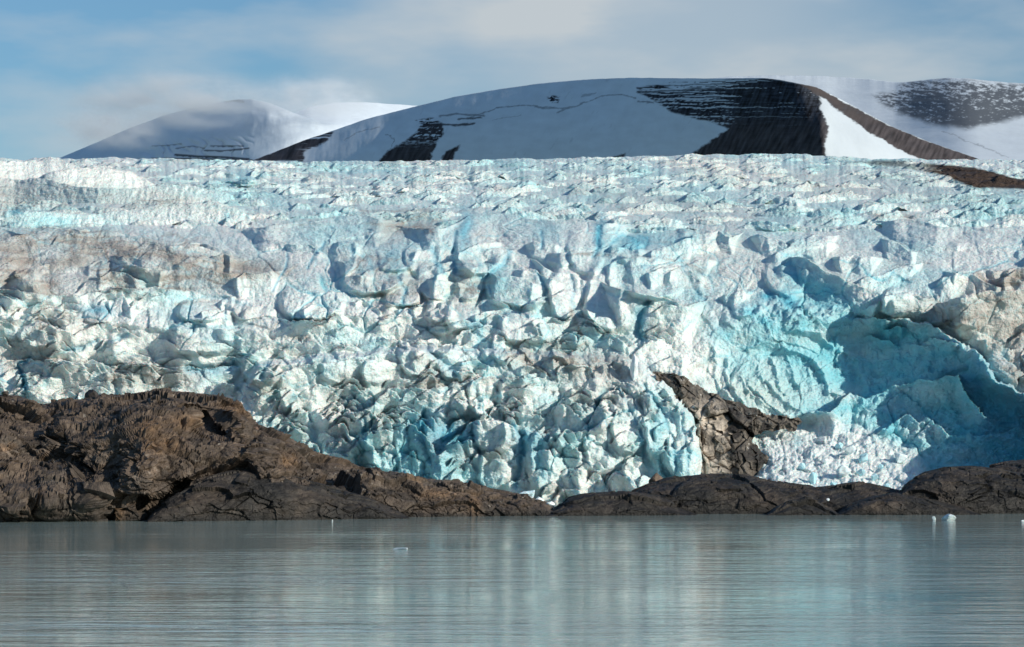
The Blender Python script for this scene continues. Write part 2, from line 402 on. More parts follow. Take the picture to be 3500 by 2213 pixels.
    DRT = [([(1830, 860), (1900, 876), (2000, 866), (2100, 870), (2230, 877), (2330, 897), (2390, 918)], 5, .8), ([(1955, 1060), (1972, 1110), (1988, 1138)], 9, .9), ([(2140, 870), (2200, 905)], 14, .5), ([(2340, 880), (2370, 925), (2460, 930)], 9, .6),
           ([(400, 880), (430, 878), (470, 890)], 10, 1), ([(380, 868), (480, 880), (600, 910), (700, 935), (790, 945)], 6, .7), ([(520, 808), (600, 800), (650, 830)], 6, .6), ([(420, 832), (560, 842), (650, 826)], 5, .6), ([(10, 880), (30, 930), (20, 980)], 22, .9),
           ([(1310, 790), (1370, 800), (1420, 780), (1450, 740)], 18, .6), ([(1180, 900), (1260, 880), (1340, 890)], 9, .6), ([(800, 1075), (860, 1062), (880, 1085)], 16, .7), ([(920, 1155), (1000, 1150), (1060, 1160)], 8, .7), ([(600, 1040), (680, 1030), (740, 1025)], 6, .7),
           ([(1900, 1180), (2000, 1190), (2080, 1230), (2130, 1260)], 14, .5), ([(1750, 1190), (1850, 1215), (1960, 1225)], 10, .5), ([(3010, 1090), (3120, 1080), (3220, 1050)], 16, .6), ([(3380, 1080), (3440, 1110), (3480, 1160), (3470, 1220)], 18, .8), ([(3490, 1250), (3460, 1330)], 20, .8),
           ([(3330, 920), (3370, 960), (3400, 990)], 10, .8), ([(3310, 1020), (3330, 1060), (3345, 1115)], 6, .9), ([(3200, 1110), (3280, 1160), (3380, 1240), (3440, 1300)], 6, .6), ([(250, 1090), (330, 1095)], 14, .6), ([(60, 1050), (160, 1060), (260, 1080)], 6, .5), ([(2990, 740), (3060, 735), (3110, 745)], 12, .7),
           ([(1560, 730), (1650, 712), (1730, 706)], 6, .5), ([(0, 690), (120, 705), (250, 700)], 6, .4), ([(1850, 1330), (1960, 1350), (2080, 1420)], 9, .4), ([(2280, 1285), (2300, 1275), (2330, 1290)], 5, .9), ([(1230, 720), (1300, 722), (1480, 720)], 6, .6)]
    drt = np.zeros_like(U)
    for pts, w_, k_ in DRT:
        q = np.asarray(pts, float); m_ = 70
        c0, c1 = np.searchsorted(ug, [q[:, 0].min()-m_, q[:, 0].max()+m_]); r1 = len(vg)-np.searchsorted(vg[::-1], q[:, 1].min()-m_); r0 = len(vg)-np.searchsorted(vg[::-1], q[:, 1].max()+m_)
        sl = (slice(r0, r1), slice(c0, c1)); dd_ = polydist(cu[sl], cvv[sl], pts, False)
        drt[sl] = np.maximum(drt[sl], k_*np.exp(-(dd_/w_)**2)*np.clip(.55+1.6*dn[sl], 0, 1))

    # big blocks: (cx, cy, w, h, forward, tilt)
    BL = [(1640, 840, 170, 220, 60, .3), (1225, 770, 180, 100, 40, -.2), (1070, 1030, 240, 120, 70, .2), (680, 1062, 165, 85, 60, .3),
          (1275, 940, 240, 125, 70, -.2), (1370, 1000, 115, 110, 60, -.4), (1478, 960, 125, 140, 55, .3), (1608, 960, 105, 160, 60, -.5),
          (1775, 955, 240, 210, 70, .3), (1925, 1000, 100, 190, 55, .5), (1790, 1120, 180, 110, 55, .3), (1710, 1185, 70, 110, 55, .3),
          (1500, 1060, 110, 90, 45, .2), (1580, 1070, 110, 130, 50, .4), (2080, 1010, 170, 260, 50, .8), (1890, 830, 190, 150, 35, .1),
          (2005, 850, 130, 180, 45, .3), (1360, 860, 130, 150, 45, -.3), (1180, 880, 100, 120, 45, -.4), (1430, 870, 100, 160, 50, .4),
          (2240, 960, 220, 130, 30, .1), (1520, 1105, 110, 70, 40, .1), (860, 1055, 150, 90, 45, .3), (330, 1080, 90, 60, 35, -.2),
          (700, 1150, 220, 120, 45, .4), (480, 1190, 220, 130, 45, .2), (140, 1150, 160, 80, 40, .4), (50, 1290, 110, 150, 50, .3),
          (150, 1310, 120, 150, 50, .4), (400, 1310, 160, 110, 40, -.2), (900, 1250, 160, 120, 45, .5), (1010, 1330, 120, 150, 45, .5),
          (1160, 1270, 130, 90, 45, .3), (1290, 1270, 110, 100, 45, .5), (1430, 1240, 130, 90, 45, .4), (1560, 1250, 110, 110, 45, .4),
          (1650, 1360, 90, 150, 60, .4), (1775, 1340, 140, 180, 60, .3), (1310, 1520, 120, 200, 60, .3), (1230, 1460, 90, 160, 45, .4),
          (1680, 1490, 130, 130, 80, -.5), (1690, 1600, 110, 160, 60, .3), (1400, 1560, 90, 200, 50, .5), (1540, 1380, 130, 120, 50, -.4),
          (1860, 1580, 120, 220, 60, .4), (1960, 1620, 120, 160, 50, -.2), (2060, 1540, 130, 180, 60, .2), (2150, 1450, 120, 200, 50, .5),
          (2240, 1440, 90, 260, 50, .6), (2330, 1520, 100, 260, 45, .6), (1950, 1470, 110, 130, 45, .2), (2040, 1430, 110, 110, 45, -.1),
          (2050, 1330, 110, 80, 35, .2), (1140, 1600, 130, 130, 40, .4), (1530, 1640, 130, 110, 45, .5),
          (2180, 1600, 90, 190, 40, .4), (2000, 1230, 140, 60, 25, .2), (3060, 1030, 110, 100, 60, .5), (3310, 1060, 100, 110, 40, .5),
          (2690, 930, 150, 180, 35, .4), (1330, 640, 120, 50, 45, .2), (820, 605, 110, 60, 60, -.9), (2650, 730, 180, 130, 40, -.6), (2560, 1040, 120, 120, 30, .2)]
    blk = np.zeros_like(U)
    for cx, cy, bw, bh, fw, tl in BL:
        uu = (wu-cx)/(bw*.52); vv = (wv-cy)/(bh*.52)
        r = (np.abs(uu)**2.6+np.abs(vv)**2.6)**(1/2.6)
        m = sstep(1.03, .78, r)
        dome = m*(1-.3*np.clip(r, 0, 1)**2)
        dep += -fw*(1.0-.5*(cy > 1150))*dome + m*tl*(wu-cx)*.8 - m*.25*(wv-cy)
        blk = np.maximum(blk, m)

    # the calved hollow at the right, and the lobe in front of it
    bowlP = [(2380, 1250), (2480, 1180), (2640, 1150), (2760, 1150), (2850, 1130), (3000, 1095), (3170, 1105), (3280, 1180), (3400, 1300), (3560, 1400), (3700, 1700), (2600, 1720), (2400, 1500)]
    bowl = softpoly(wu, wv, bowlP, 70)
    deep = gauss(U, V, 2950, 1310, 270, 170)
    dep += bowl*125 + deep*190
    rim = softpoly(wu+9*fbm2(X/2.5, S/2.5, 3, 78), wv+14*fbm2(X/3, S/3, 3, 79), [(2830, 1070), (3000, 1085), (3170, 1100), (3290, 1180), (3420, 1300), (3560, 1395), (3920, 1450), (3920, 1800), (3300, 1800), (2950, 1420)], 8)
    rim = rim*sstep(2800, 3020, wu)
    dep += rim*(-(wu-2800).clip(0, 1100)*.62+120)*sstep(1500, 1200, V)
    butt = softpoly(U, V, [(3600, 1330), (3920, 1150), (3920, 1800), (3600, 1800)], 60)
    dep -= butt*520
    lobeP = [(880, 1240), (1500, 1190), (2130, 1220), (2200, 1260), (2290, 1335), (2372, 1440), (2392, 1520), (2392, 1800), (600, 1800)]
    lobe = softpoly(U + 8*fbm2(X/3, S/3, 3, 55), V, lobeP, 12)
    dep -= lobe*150
    # flutes of the hollow
    flu = np.zeros_like(U); fu = U+9*fbm2(X/2.2, S/2.2, 3, 60); fv = V+9*fbm2(X/2.2+4, S/2.2, 3, 62)
    for pts, w_, a_ in [([(2680, 1190), (2760, 1215), (2810, 1260), (2828, 1310), (2835, 1345), (2880, 1365)], 20, 44), ([(2640, 1225), (2655, 1270), (2660, 1310), (2685, 1350)], 12, 24),
                        ([(2690, 1212), (2705, 1250), (2715, 1290), (2732, 1325)], 11, 24), ([(2600, 1232), (2590, 1270), (2618, 1315)], 10, 16), ([(2490, 1230), (2482, 1270), (2502, 1320), (2540, 1372), (2585, 1412)], 12, 26),
                        ([(2440, 1180), (2452, 1255), (2440, 1290)], 12, 20), ([(2560, 1315), (2620, 1370), (2690, 1422)], 12, 22), ([(2620, 1300), (2680, 1370), (2745, 1412), (2820, 1425)], 13, 24),
                        ([(2530, 1285), (2560, 1340), (2645, 1402)], 9, 16), ([(2560, 1190), (2640, 1160), (2720, 1175), (2790, 1200)], 14, 22), ([(2760, 1250), (2775, 1300), (2770, 1345)], 9, 14), ([(2880, 1200), (2930, 1240), (2940, 1280)], 13, 26), ([(2700, 1140), (2800, 1150), (2850, 1190)], 12, 20), ([(2420, 1260), (2460, 1320), (2500, 1360)], 10, 16)]:
        dd_ = polydist(fu, fv, pts, False); flu = np.maximum(flu, a_*np.exp(-dd_/w_))
    dep -= flu*1.3
    # debris fan at the foot of the hollow
    fan = softpoly(wu, wv, [(2625, 1575), (2590, 1500), (2680, 1447), (2840, 1440), (3000, 1490), (3120, 1550), (3180, 1640), (3060, 1760), (2530, 1760), (2565, 1645)], 24)
    fan_d = (1690-V)*1.6-150+.12*np.abs(U-2850)
    dep = dep*(1-fan)+fan*(fan_d)

    # regional roughness
    smooth_up = sstep(760, 640, V)
    rough = 1.0-.3*bowl-.45*fan-.5*softpoly(U, V, [(2100, 730), (2600, 720), (3500, 760), (3500, 960), (3100, 1000), (2700, 880), (2200, 900)], 60)
    rough *= 1-.42*sstep(1130, 980, V)
    rough *= 1-.55*softpoly(U, V, [(-420, 560), (0, 550), (560, 600), (1000, 800), (900, 980), (-420, 980)], 60)
    # seracs: facets and ridges in the ice's own surface
    wx = X+3.2*fbm2(X/13, S/13, 3, 10); ws = S+3.2*fbm2(X/13+7, S/13, 3, 14)
    F1, F2, i1, i2, i3, ox, oy = voro2(wx/8.2, ws/8.4, 20)
    e1 = F2-F1
    patchy = sstep(-.2, .25, fbm2(X/30, S/30, 2, 33))
    crack = np.exp(-(e1/.05)**2)*sstep(.05, .3, fbm2(X/24, S/24, 2, 34))
    G1, G2, j1, j2, j3, qx, qy = voro2(wx/3.3+3, ws/3.9, 25)
    K1, K2, k1, k2, k3, rx_, ry_ = voro2(wx/1.45+3+.2*j1, ws/1.6, 27)
    fine = .45+.55*patchy
    h = rough*((i1-.5)*1.3+ox*(i2-.5)*4.2+oy*(i3-.5)*3.0)*(1-.85*blk)*.62
    h -= 1.5*crack*rough
    h += rough*fine*((j1-.5)*.75+qx*(j2-.5)*3.0+qy*(j3-.5)*2.3)*(1-.78*blk)*.75
    h += rough*fine*((k1-.5)*.24+rx_*(k2-.5)*1.25+ry_*(k3-.5)*1.0)*.75
    h += 1.9*fbm2(X/38, S/26, 3, 40)*(1-.4*bowl)
    lowm = sstep(1080, 1250, V)
    bil = np.abs(perlin2((wx+.35*ws)/8, ws/9, 44)); bil2 = np.abs(perlin2((wx-.2*ws)/4.6, ws/7.5, 45)); bil3 = np.abs(perlin2(wx/2.0, ws/2.8, 47))
    h += ((2.4-.9*lowm)*np.sqrt(bil)+1.3*np.sqrt(bil2)*(.6+.2*lowm)+.6*np.sqrt(bil3)-2.0)*(.35+.65*rough)*(1-.5*blk)
    valley = np.clip(np.exp(-(bil/.05)**2)*.9+np.exp(-(bil2/.05)**2)*.6, 0, 1)*patchy
    h += .5*ridged2(X/5, S/5, 3, 46)*(.5+.5*rough)
    h += .36*fbm2(X/1.5, S/1.5, 3, 48)+.16*perlin2(X/.55, S/.55, 53)
    # upright seracs of the lobe
    colw = wx+1.8*fbm2(X/6, S/14, 3, 56)-(U-1700)*.0655*.12*(V-1400)/200
    h += lobe*sstep(1260, 1420, V)*(2.8*np.sqrt(np.abs(perlin2(colw/5.2, ws/17, 57)))+1.0*np.sqrt(np.abs(perlin2(colw/2.2, ws/8, 58)))-1.6)
    # vertical fluting of the faces
    h += (.3*perlin2(wx/1.15, ws/9, 49)+.2*perlin2(wx/.6, ws/6, 50))*.6
    n_fl = fbm2(U/110, V/30, 2, 98)
    flute = perlin2(U/19+1.3*fbm2(X/8, S/8, 2, 51), V/60, 52)*6+perlin2(U/8.5+fbm2(X/6, S/6, 2, 54), V/34, 59)*3
    dep -= flute*sstep(1000, 800, V)*(.75-.1*sstep(760, 620, V))*(.3+1.2*np.clip(.5+n_fl, 0, 1))
    V1 = voro2(X/1.05+.5*fbm2(X/3, S/3, 2, 69), S/1.0, 70); V3 = voro2(X/2.6, S/2.2, 72)
    h += fan*(.75*np.sqrt((1-V1[0]**2*1.6).clip(0))*V1[2]**1.5+1.5*np.sqrt((1-V3[0]**2*2.2).clip(0))*sstep(.72, .85, V3[2])+1.3*fbm2(X/6, S/6, 3, 71))
    rubb = softpoly(wu, wv, [(2500, 1080), (2650, 1030), (2900, 1060), (2980, 1130), (2900, 1180), (2650, 1140)], 40)+softpoly(wu, wv, [(2700, 1440), (2900, 1360), (3250, 1300), (3330, 1440), (3500, 1470), (3500, 1600), (3200, 1620), (3000, 1500)], 40)
    rubb = np.maximum(rubb, .75*rim*sstep(1700, 1500, V)).clip(0, 1)
    h += rubb*(1.7*ridged2(X/4.5, S/4.5, 4, 75)+.5*fbm2(X/1.2, S/1.2, 3, 77)+.8*(1-voro2(X/1.7, S/1.7, 76)[0]))
    far = sstep(780, 640, V)

    ang = plin(vg, [(530, 80), (700, 72), (850, 58), (1000, 45), (1300, 32), (1790, 25)])*math.pi/180
    ny = -np.cos(ang)[:, None]; nz = np.sin(ang)[:, None]
    sclD = (px/.0655)**.8*(1-.6*sstep(900, 620, V))
    d = D0_of(V+dV.clip(0, 190), U)+dep*px*np.minimum(1, 900/D0)**.4
    P = world(U, V2, d)
    midm = np.maximum(sstep(720, 780, V)*sstep(1010, 960, V)*.8, softpoly(U, V, [(1250, 700), (2450, 700), (2450, 1150), (1900, 1180), (1250, 1120)], 60))
    midm = np.maximum(midm, .8*softpoly(U, V, [(-420, 1010), (700, 1010), (950, 1100), (1050, 1330), (-420, 1400)], 60))
    h = h*(1-.42*midm)*sclD*(.72-.22*sstep(1150, 950, V))
    P[..., 1] += ny*h; P[..., 2] += nz*h
    # lateral raggedness
    P[..., 0] += .35*fbm2(X/2.2, S/2.2, 3, 88)*rough*px/.0655
    # --------------------------------------------------------- colour of the ice itself
    white = np.array([.80, .855, .83]); pale = np.array([.49, .76, .79]); teal = np.array([.20, .60, .70]); blue = np.array([.09, .42, .57])
    cream = np.array([.82, .80, .72]); dirt = np.array([.33, .285, .25]); grey = np.array([.55, .585, .565])
    tmask0 = lobe*sstep(1330, 1450, V)
    n1 = fbm2(X/26, S/18, 4, 100); n2 = fbm2(X/7, S/5, 4, 104); n3 = fbm2(X/60, S/40, 3, 108)
    bl = np.clip(.36+1.1*n1+.6*n2, 0, 1)
    bl = np.clip(bl+.30*sstep(1000, 740, V)*softpoly(U, V, [(700, 560), (3920, 520), (3920, 800), (1800, 960), (1000, 960)], 100)-.1, 0, 1)
    bl = np.clip(bl-.22*sstep(980, 1060, V)*sstep(1700, 1400, U)*(1-tmask0)+(tone-.5)*.7*sstep(850, 760, V), 0, 1)
    C = white+(pale-white)*bl[..., None]
    C = C*(1-.16*np.clip(tone*7 % 1-.3, 0, 1)*sstep(850, 760, V))[..., None]
    mixc = lambda C, c, k: C+(c-C)*np.clip(k, 0, 1)[..., None]
    C = mixc(C, cream, sstep(.05, .5, n3)*.6)
    tmask = np.clip(softpoly(wu, wv, [(2420, 1130), (2560, 1030), (2640, 1000), (2690, 870), (2760, 900), (2960, 1060), (3200, 1110), (3500, 1380), (3600, 1620), (3200, 1640), (2900, 1480), (2720, 1430), (2560, 1330)], 60), 0, 1)
    C = mixc(C, teal, tmask*(.72+.6*n2))
    C = mixc(C, np.array([.58, .70, .66]), gauss(U, V, 2600, 1350, 180, 110)*.8)
    C = mixc(C, blue, softpoly(wu, wv, [(3050, 1250), (3400, 1200), (3600, 1400), (3600, 1640), (3300, 1640), (3250, 1330)], 80)*.55)
    for cx, cy, rx, ry, k in [(1540, 1500, 80, 70, .95), (1430, 1470, 60, 60, .7), (1800, 1520, 50, 80, .8), (1380, 1540, 40, 110, .6), (1260, 1500, 40, 90, .6), (2620, 1015, 30, 22, 1), (2690, 1035, 34, 26, 1),
                              (2380, 1010, 30, 30, .6), (1590, 790, 25, 80, .8), (1700, 960, 40, 70, .6), (1880, 790, 60, 50, .4), (2050, 800, 20, 70, .9), (2180, 830, 60, 26, .8), (330, 1060, 60, 18, .8),
                              (60, 722, 28, 10, .9), (780, 735, 14, 14, .6), (1010, 1090, 40, 30, .6), (1350, 900, 30, 60, .6), (2190, 1100, 18, 80, .7), (90, 1320, 16, 70, .7), (720, 1290, 90, 40, .35), (1620, 1120, 35, 30, .7),
                              (2650, 740, 60, 40, .5), (2850, 1300, 200, 60, .25), (1100, 1260, 60, 60, .4), (1270, 1180, 50, 30, .5), (1150, 1150, 70, 30, .4), (830, 600, 60, 26, .5), (1850, 1580, 22, 110, .6), (2250, 1500, 26, 150, .5)]:
        C = mixc(C, blue if k > .65 else teal, gauss(wu, wv, cx, cy, rx, ry)*k)
    # dust and silt: bands that follow the ice, patches, thread-like seams
    band = ridged2(X/38+.4*n3, S/6.5+X/260, 4, 120)
    seam = np.exp(-(e1/.045)**2)*sstep(.0, .35, fbm2(X/16, S/16, 3, 130)+.12)
    seam2 = np.exp(-(perlin2(X/20+1.2*n1, S/5+1.5*n2, 133)/.045)**2)*sstep(0, .4, n1+.2)
    dm = np.zeros_like(U)
    for poly, k in [([(-420, 780), (0, 790), (300, 790), (700, 850), (950, 900), (900, 960), (500, 990), (-420, 1010)], .8),
                    ([(-420, 600), (0, 610), (250, 640), (560, 660), (700, 700), (300, 720), (-420, 720)], .5),
                    ([(700, 900), (900, 900), (1050, 920), (950, 960), (780, 960)], .5),
                    ([(1170, 870), (1360, 890), (1440, 960), (1440, 1040), (1320, 1050), (1160, 920)], .5),
                    ([(1720, 1200), (1950, 1170), (2150, 1230), (2200, 1300), (1900, 1290), (1740, 1240)], .7),
                    ([(3050, 1040), (3260, 1020), (3560, 960), (3920, 950), (3920, 1450), (3480, 1340), (3300, 1160), (3100, 1100)], .62),
                    ([(1900, 1330), (2150, 1290), (2250, 1400), (2150, 1430), (1950, 1400)], .35),
                    ([(1250, 740), (1500, 740), (1480, 800), (1300, 830)], .6), ([(2000, 640), (2400, 680), (2700, 720), (2700, 760), (2100, 720)], .3),
                    ([(2950, 560), (3300, 600), (3500, 680), (3100, 700), (2600, 640)], .35), ([(400, 1230), (700, 1270), (640, 1330), (350, 1330)], .5), ([(0, 1180), (200, 1200), (150, 1290), (0, 1270)], .4), ([(3350, 930), (3500, 920), (3920, 940), (3500, 1010), (3330, 990)], .9), ([(100, 1060), (340, 1100), (300, 1180), (100, 1150)], .4), ([(1560, 920), (1700, 940), (1620, 1060), (1540, 1030)], .5), ([(1350, 1280), (1750, 1300), (1500, 1330)], .4)]:
        dm = np.maximum(dm, k*softpoly(wu, wv, poly, 34))
    dl = dm*np.clip(.55+1.3*n2+.35*(band-.5), 0, 1)
    dl += .5*sstep(.62, .95, band)*np.clip(.15+n1+dm, 0, 1)
    dl += .75*seam*np.clip(.35+dm*1.2-tmask, 0, 1)+.6*seam2*np.clip(.3+dm*1.3-tmask*1.5, 0, 1)
    dl += .8*dline*(1-tmask*.8)*(.5+.8*dm+.3*n1)
    dl = np.maximum(dl*(1-.35*sstep(800, 700, V)), drt)*(1-.6*tmask)
    dl *= 1-.9*fan
    C = mixc(C, grey, dm*.6*(1-tmask))
    C = mixc(C, dirt+(cream*.55-dirt)*np.clip(.4+n1, 0, 1)[..., None]*.6, np.clip(dl, 0, .92))
    # old blue ice in the deep cracks
    C = mixc(C, teal, .8*np.maximum(crack, .75*valley)*(1-np.clip(dl, 0, 1))*(.4+.6*sstep(700, 900, V))); C = mixc(C, blue, crk*.65)
    C = mixc(C, teal, lobe*sstep(1330, 1480, V)*np.clip(.05+1.1*n1+.4*n2, 0, 1)*.65)
    C = mixc(C, np.array([.78, .85, .85]), fan*.9); C = mixc(C, teal, fan*sstep(.15, .5, n2)*.4)
    Cs = C.clip(.02, .88)
    # moraine stripe at the upper right
    mor = softpoly(U+40*fbm2(X/60, S/30, 3, 140), V2+6*fbm2(X/20, S/20, 3, 141), [(2900, 553), (3050, 548), (3200, 560), (3330, 572), (3450, 605), (3560, 625), (3920, 660), (3920, 690), (3500, 648), (3350, 640), (3230, 600), (3100, 575)], 6)
    Cs = Cs+(np.array([.055, .038, .030])-Cs)*(np.clip(mor*(.55+.7*sstep(3100, 3250, U)+.6*n2), 0, 1))[..., None]
    fq = grid_faces(NR, NU)
    fc = lambda m: m.ravel()[fq].mean(1) > .5
    isf = fc(fan); ism = fc(mor) & ~isf
    Pf = P.reshape(-1, 3); Cf = Cs.reshape(-1, 3)
    def piece(name, sel, mat, label, cat, kind):
        f = fq[sel]; ids, inv = np.unique(f, return_inverse=True)
        tag(mesh_obj(name, Pf[ids], inv.reshape(-1, 4), mat, {'tint': Cf[ids]}), label, cat, kind)
    piece('glacier', ~(isf | ism), M_ice, 'huge crevassed white and blue glacier flowing down to the shore', 'glacier', 'structure')
    piece('crushed_ice', isf, M_ice, 'fan of crushed white ice at the foot of the blue hollow', 'crushed ice', 'stuff')
    piece('moraine', ism, M_moraine, 'dark brown moraine stripe across the upper right ice', 'moraine', 'structure')
    # depth of the built surface under a photo point
    def at(u, v):
        pu = P[..., 0]*F/P[..., 1]+CX; pv = HY-(P[..., 2]-CAMZ)*F/P[..., 1]
        k = np.where((np.abs(pu-u) < 5) & (np.abs(pv-v) < 5), P[..., 1], 9e9)
        return float(k.min())
    global ice_at
    ice_at = at
    return NR, NU
print('glacier', build_glacier())

# ------------------------------------------------------------------ mountains
def build_mountain(name, label, crest, base_v, d_base, d_crest, colour, n_amp=1.0, seed=0, rows=150, step=3.0, gull=None, power=1.25, sm=50):
    u0, u1 = crest[0][0], crest[-1][0]
    ug = np.arange(u0, u1+1, step); C = len(ug)
    t = np.concatenate([np.linspace(0, 1, rows), np.linspace(1.02, 2.2, 26)])
    U, T = np.meshgrid(ug, t)
    cv = pcos(ug, crest, 8)
    tc = np.clip(T, 0, 1)
    V = base_v+(cv[None, :]-base_v)*tc+n_amp*2.2*fbm2(ug/45, ug*0+seed, 4, seed+9)[None, :]*tc**12
    db = pcos(ug, d_base, sm)[None, :]; dc = pcos(ug, d_crest, sm)[None, :]
    D = db+(dc-db)*tc**power
    X = (U-CX)*D/F
    Y = T*(dc-db)
    g = fbm2(X/420, Y/420, 4, seed)*40+fbm2(X/90, Y/260, 4, seed+5)*14
    if gull is not None: g = g+gull(U, V, T, X, Y)
    D = D+g*n_amp*np.sin(np.clip(T, 0.05, 1)*math.pi*.5)*(1-.75*sstep(.85, 1, T))
    # back slope beyond the crest
    bk = np.clip(T-1, 0, None)
    Vb = V
    P = world(U, Vb, D)
    P[..., 1] += bk*1500
    P[..., 2] -= bk*bk*420+bk*20
    col = colour(U, V, T, X, Y).clip(.01, .9)
    o = mesh_obj(name, P, grid_faces(len(t), C), M_mount, {'tint': col})
    return tag(o, label, 'mountain', 'structure')

SNOW = np.array([.63, .705, .775]); ROCK = np.array([.030, .036, .048])
def lay(C, c, k): return C+(c-C)*np.clip(k, 0, 1)[..., None]

def col_B(U, V, T, X, Y):
    wu = U+14*fbm2(U/40, V/30, 4, 200)+5*fbm2(U/9, V/9, 2, 205); wv = V+5*fbm2(U/50+9, V/20, 4, 206)
    C = np.zeros(U.shape+(3,))+SNOW
    C = lay(C, SNOW*.9, .5+fbm2(U/60, V/25, 4, 209))
    C = lay(C, ROCK*3, .16*sstep(.25, .5, fbm2((U+.5*V)/13, V/50, 4, 226))*sstep(-.1, .3, fbm2(U/110, V/50, 2, 227)))
    R = lambda poly, w=4: softpoly(wu, wv, poly, w)
    V_ = V+7*fbm2(U/90, V/40, 3, 207)
    strat = perlin2(U/420, V_/6.5, 210)+.5*perlin2(U/120, V_/3, 211)-.5*sstep(2420, 2620, U); sp = fbm2(U/14+V/12, V/5, 4, 212)
    r = R([(860, 550), (1000, 492), (1100, 456), (1145, 450), (1125, 478), (1075, 505), (1035, 520), (1040, 552)])
    r *= np.clip(1-1.2*sstep(.1, .4, strat+.4*sp)*sstep(1000, 1100, U), 0, 1)
    r2 = R([(1292, 556), (1335, 512), (1390, 480), (1430, 445), (1440, 425), (1420, 412), (1470, 402), (1520, 425), (1512, 455), (1485, 510), (1468, 556)])
    r2 *= np.clip(1-1.3*sstep(.12, .35, sp+.6*strat)*sstep(520, 440, V), 0, 1)
    r3 = R([(1505, 550), (1525, 520), (1572, 496), (1560, 525), (1540, 552)])
    r4 = R([(2350, 534), (2420, 490), (2488, 440), (2440, 420), (2330, 395), (2300, 385), (2215, 335), (2180, 315), (2175, 300), (2300, 282), (2500, 272), (2640, 268), (2720, 284), (2795, 302), (2800, 330), (2805, 370), (2830, 430), (2826, 470), (2818, 500), (2822, 540)])
    snowy = sstep(.10, .26, strat*1.1+.3*sp+.02*(345-V)*.6-(U-2480).clip(0, 400)*.0016*(V > 300))
    r4 *= 1-.85*sstep(.12, .3, strat+.35*sp)*plin(V.ravel(), [(290, 1), (330, .9), (365, .55), (400, .25), (440, 0)]).reshape(V.shape)
    r4 *= 1-.75*sstep(.05, .3, sp*.7+.4*strat+.05)*softpoly(U, V, [(2180, 330), (2500, 350), (2520, 410), (2480, 440), (2250, 400)], 14)
    r4 *= 1-.95*R([(2240, 282), (2500, 274), (2640, 275), (2560, 292), (2300, 306)], 5)*(strat*.8+.55 > .35)
    r5 = R([(2725, 284), (2790, 296), (2850, 330), (2930, 372), (3050, 435), (3180, 488), (3370, 548), (3170, 556), (3050, 500), (2950, 440), (2860, 372), (2800, 330)], 3)
    r6 = R([(1868, 335), (1890, 326), (1912, 333), (1905, 352), (1880, 350)])*(sp > -.1)
    r7 = R([(2095, 540), (2140, 524), (2135, 536), (2100, 544)])
    bands = np.zeros_like(U)
    for pts, w, a in [([(1440, 434), (1500, 424), (1560, 430), (1620, 422)], 3.5, .9), ([(1500, 398), (1560, 390), (1650, 395)], 3, .6), ([(1570, 410), (1640, 402)], 3, .8),
                      ([(1610, 400), (1700, 370), (1800, 360), (1850, 365), (1900, 370)], 1.8, .55), ([(1680, 412), (1780, 395)], 1.2, .3), ([(1830, 365), (1870, 372), (1950, 370)], 2, .5),
                      ([(1900, 385), (1960, 365), (2060, 330), (2120, 322), (2170, 335)], 2, .5), ([(1990, 330), (2030, 318)], 3, .4), ([(2180, 345), (2230, 352)], 2.5, .6),
                      ([(2190, 318), (2330, 308), (2500, 300)], 3, .8), ([(2240, 296), (2400, 290), (2560, 284)], 2, .7), ([(1320, 460), (1350, 480), (1320, 530)], 1.6, .5), ([(1180, 480), (1220, 450), (1300, 435)], 1.4, .35)]:
        bands = np.maximum(bands, a*sstep(w*1.6, w*.4, polydist(wu, wv, pts, False)+2.5*sp))
    C = lay(C, SNOW*.74, softpoly(wu, wv, [(2790, 310), (3000, 400), (3400, 560), (2800, 600)], 12))  # snow below the brown ridge painted darker, standing in for weaker sunlight
    k = np.maximum.reduce([r, r2, r3, r4, r5, r6, r7, bands])
    rc = ROCK*np.clip(.9+1.2*fbm2(U/60, V/6, 4, 220)+1.6*fbm2((U+.4*V)/9, V/60, 4, 224), .15, 4)[..., None]
    rc = rc+(np.array([.066, .056, .055])-rc)*np.clip(r5-.2+.5*fbm2(U/60, V/30, 3, 222), 0, 1)[..., None]
    rc = rc+(np.array([.056, .049, .052])*np.clip(1+1.5*fbm2((U+.5*V)/12, V/50, 4, 228), .3, 3)[..., None]-rc)*(sstep(370, 450, V)*.75)[..., None]
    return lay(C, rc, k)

crestB = [(760, 600), (870, 546), (960, 512), (1040, 480), (1130, 450), (1250, 408), (1350, 382), (1430, 362), (1560, 330), (1700, 306), (1850, 285), (2000, 272), (2150, 266), (2300, 268), (2450, 269), (2600, 267), (2660, 272), (2720, 284), (2790, 298),
          (2850, 328), (2930, 370), (3050, 434), (3180, 487), (3340, 542), (3450, 590)]
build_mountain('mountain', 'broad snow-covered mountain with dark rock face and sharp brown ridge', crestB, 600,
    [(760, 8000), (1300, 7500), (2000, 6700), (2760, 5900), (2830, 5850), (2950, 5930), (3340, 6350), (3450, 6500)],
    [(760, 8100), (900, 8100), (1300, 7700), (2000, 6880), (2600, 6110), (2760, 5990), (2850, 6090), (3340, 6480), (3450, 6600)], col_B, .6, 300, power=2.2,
    gull=lambda U, V, T, X, Y: -60*np.exp(-((U-2815)/26)**2)*sstep(.95, .7, T)+30*ridged2(U/120+T*.8, T*.6, 3, 330)*gauss(U, V, 2600, 420, 250, 150))

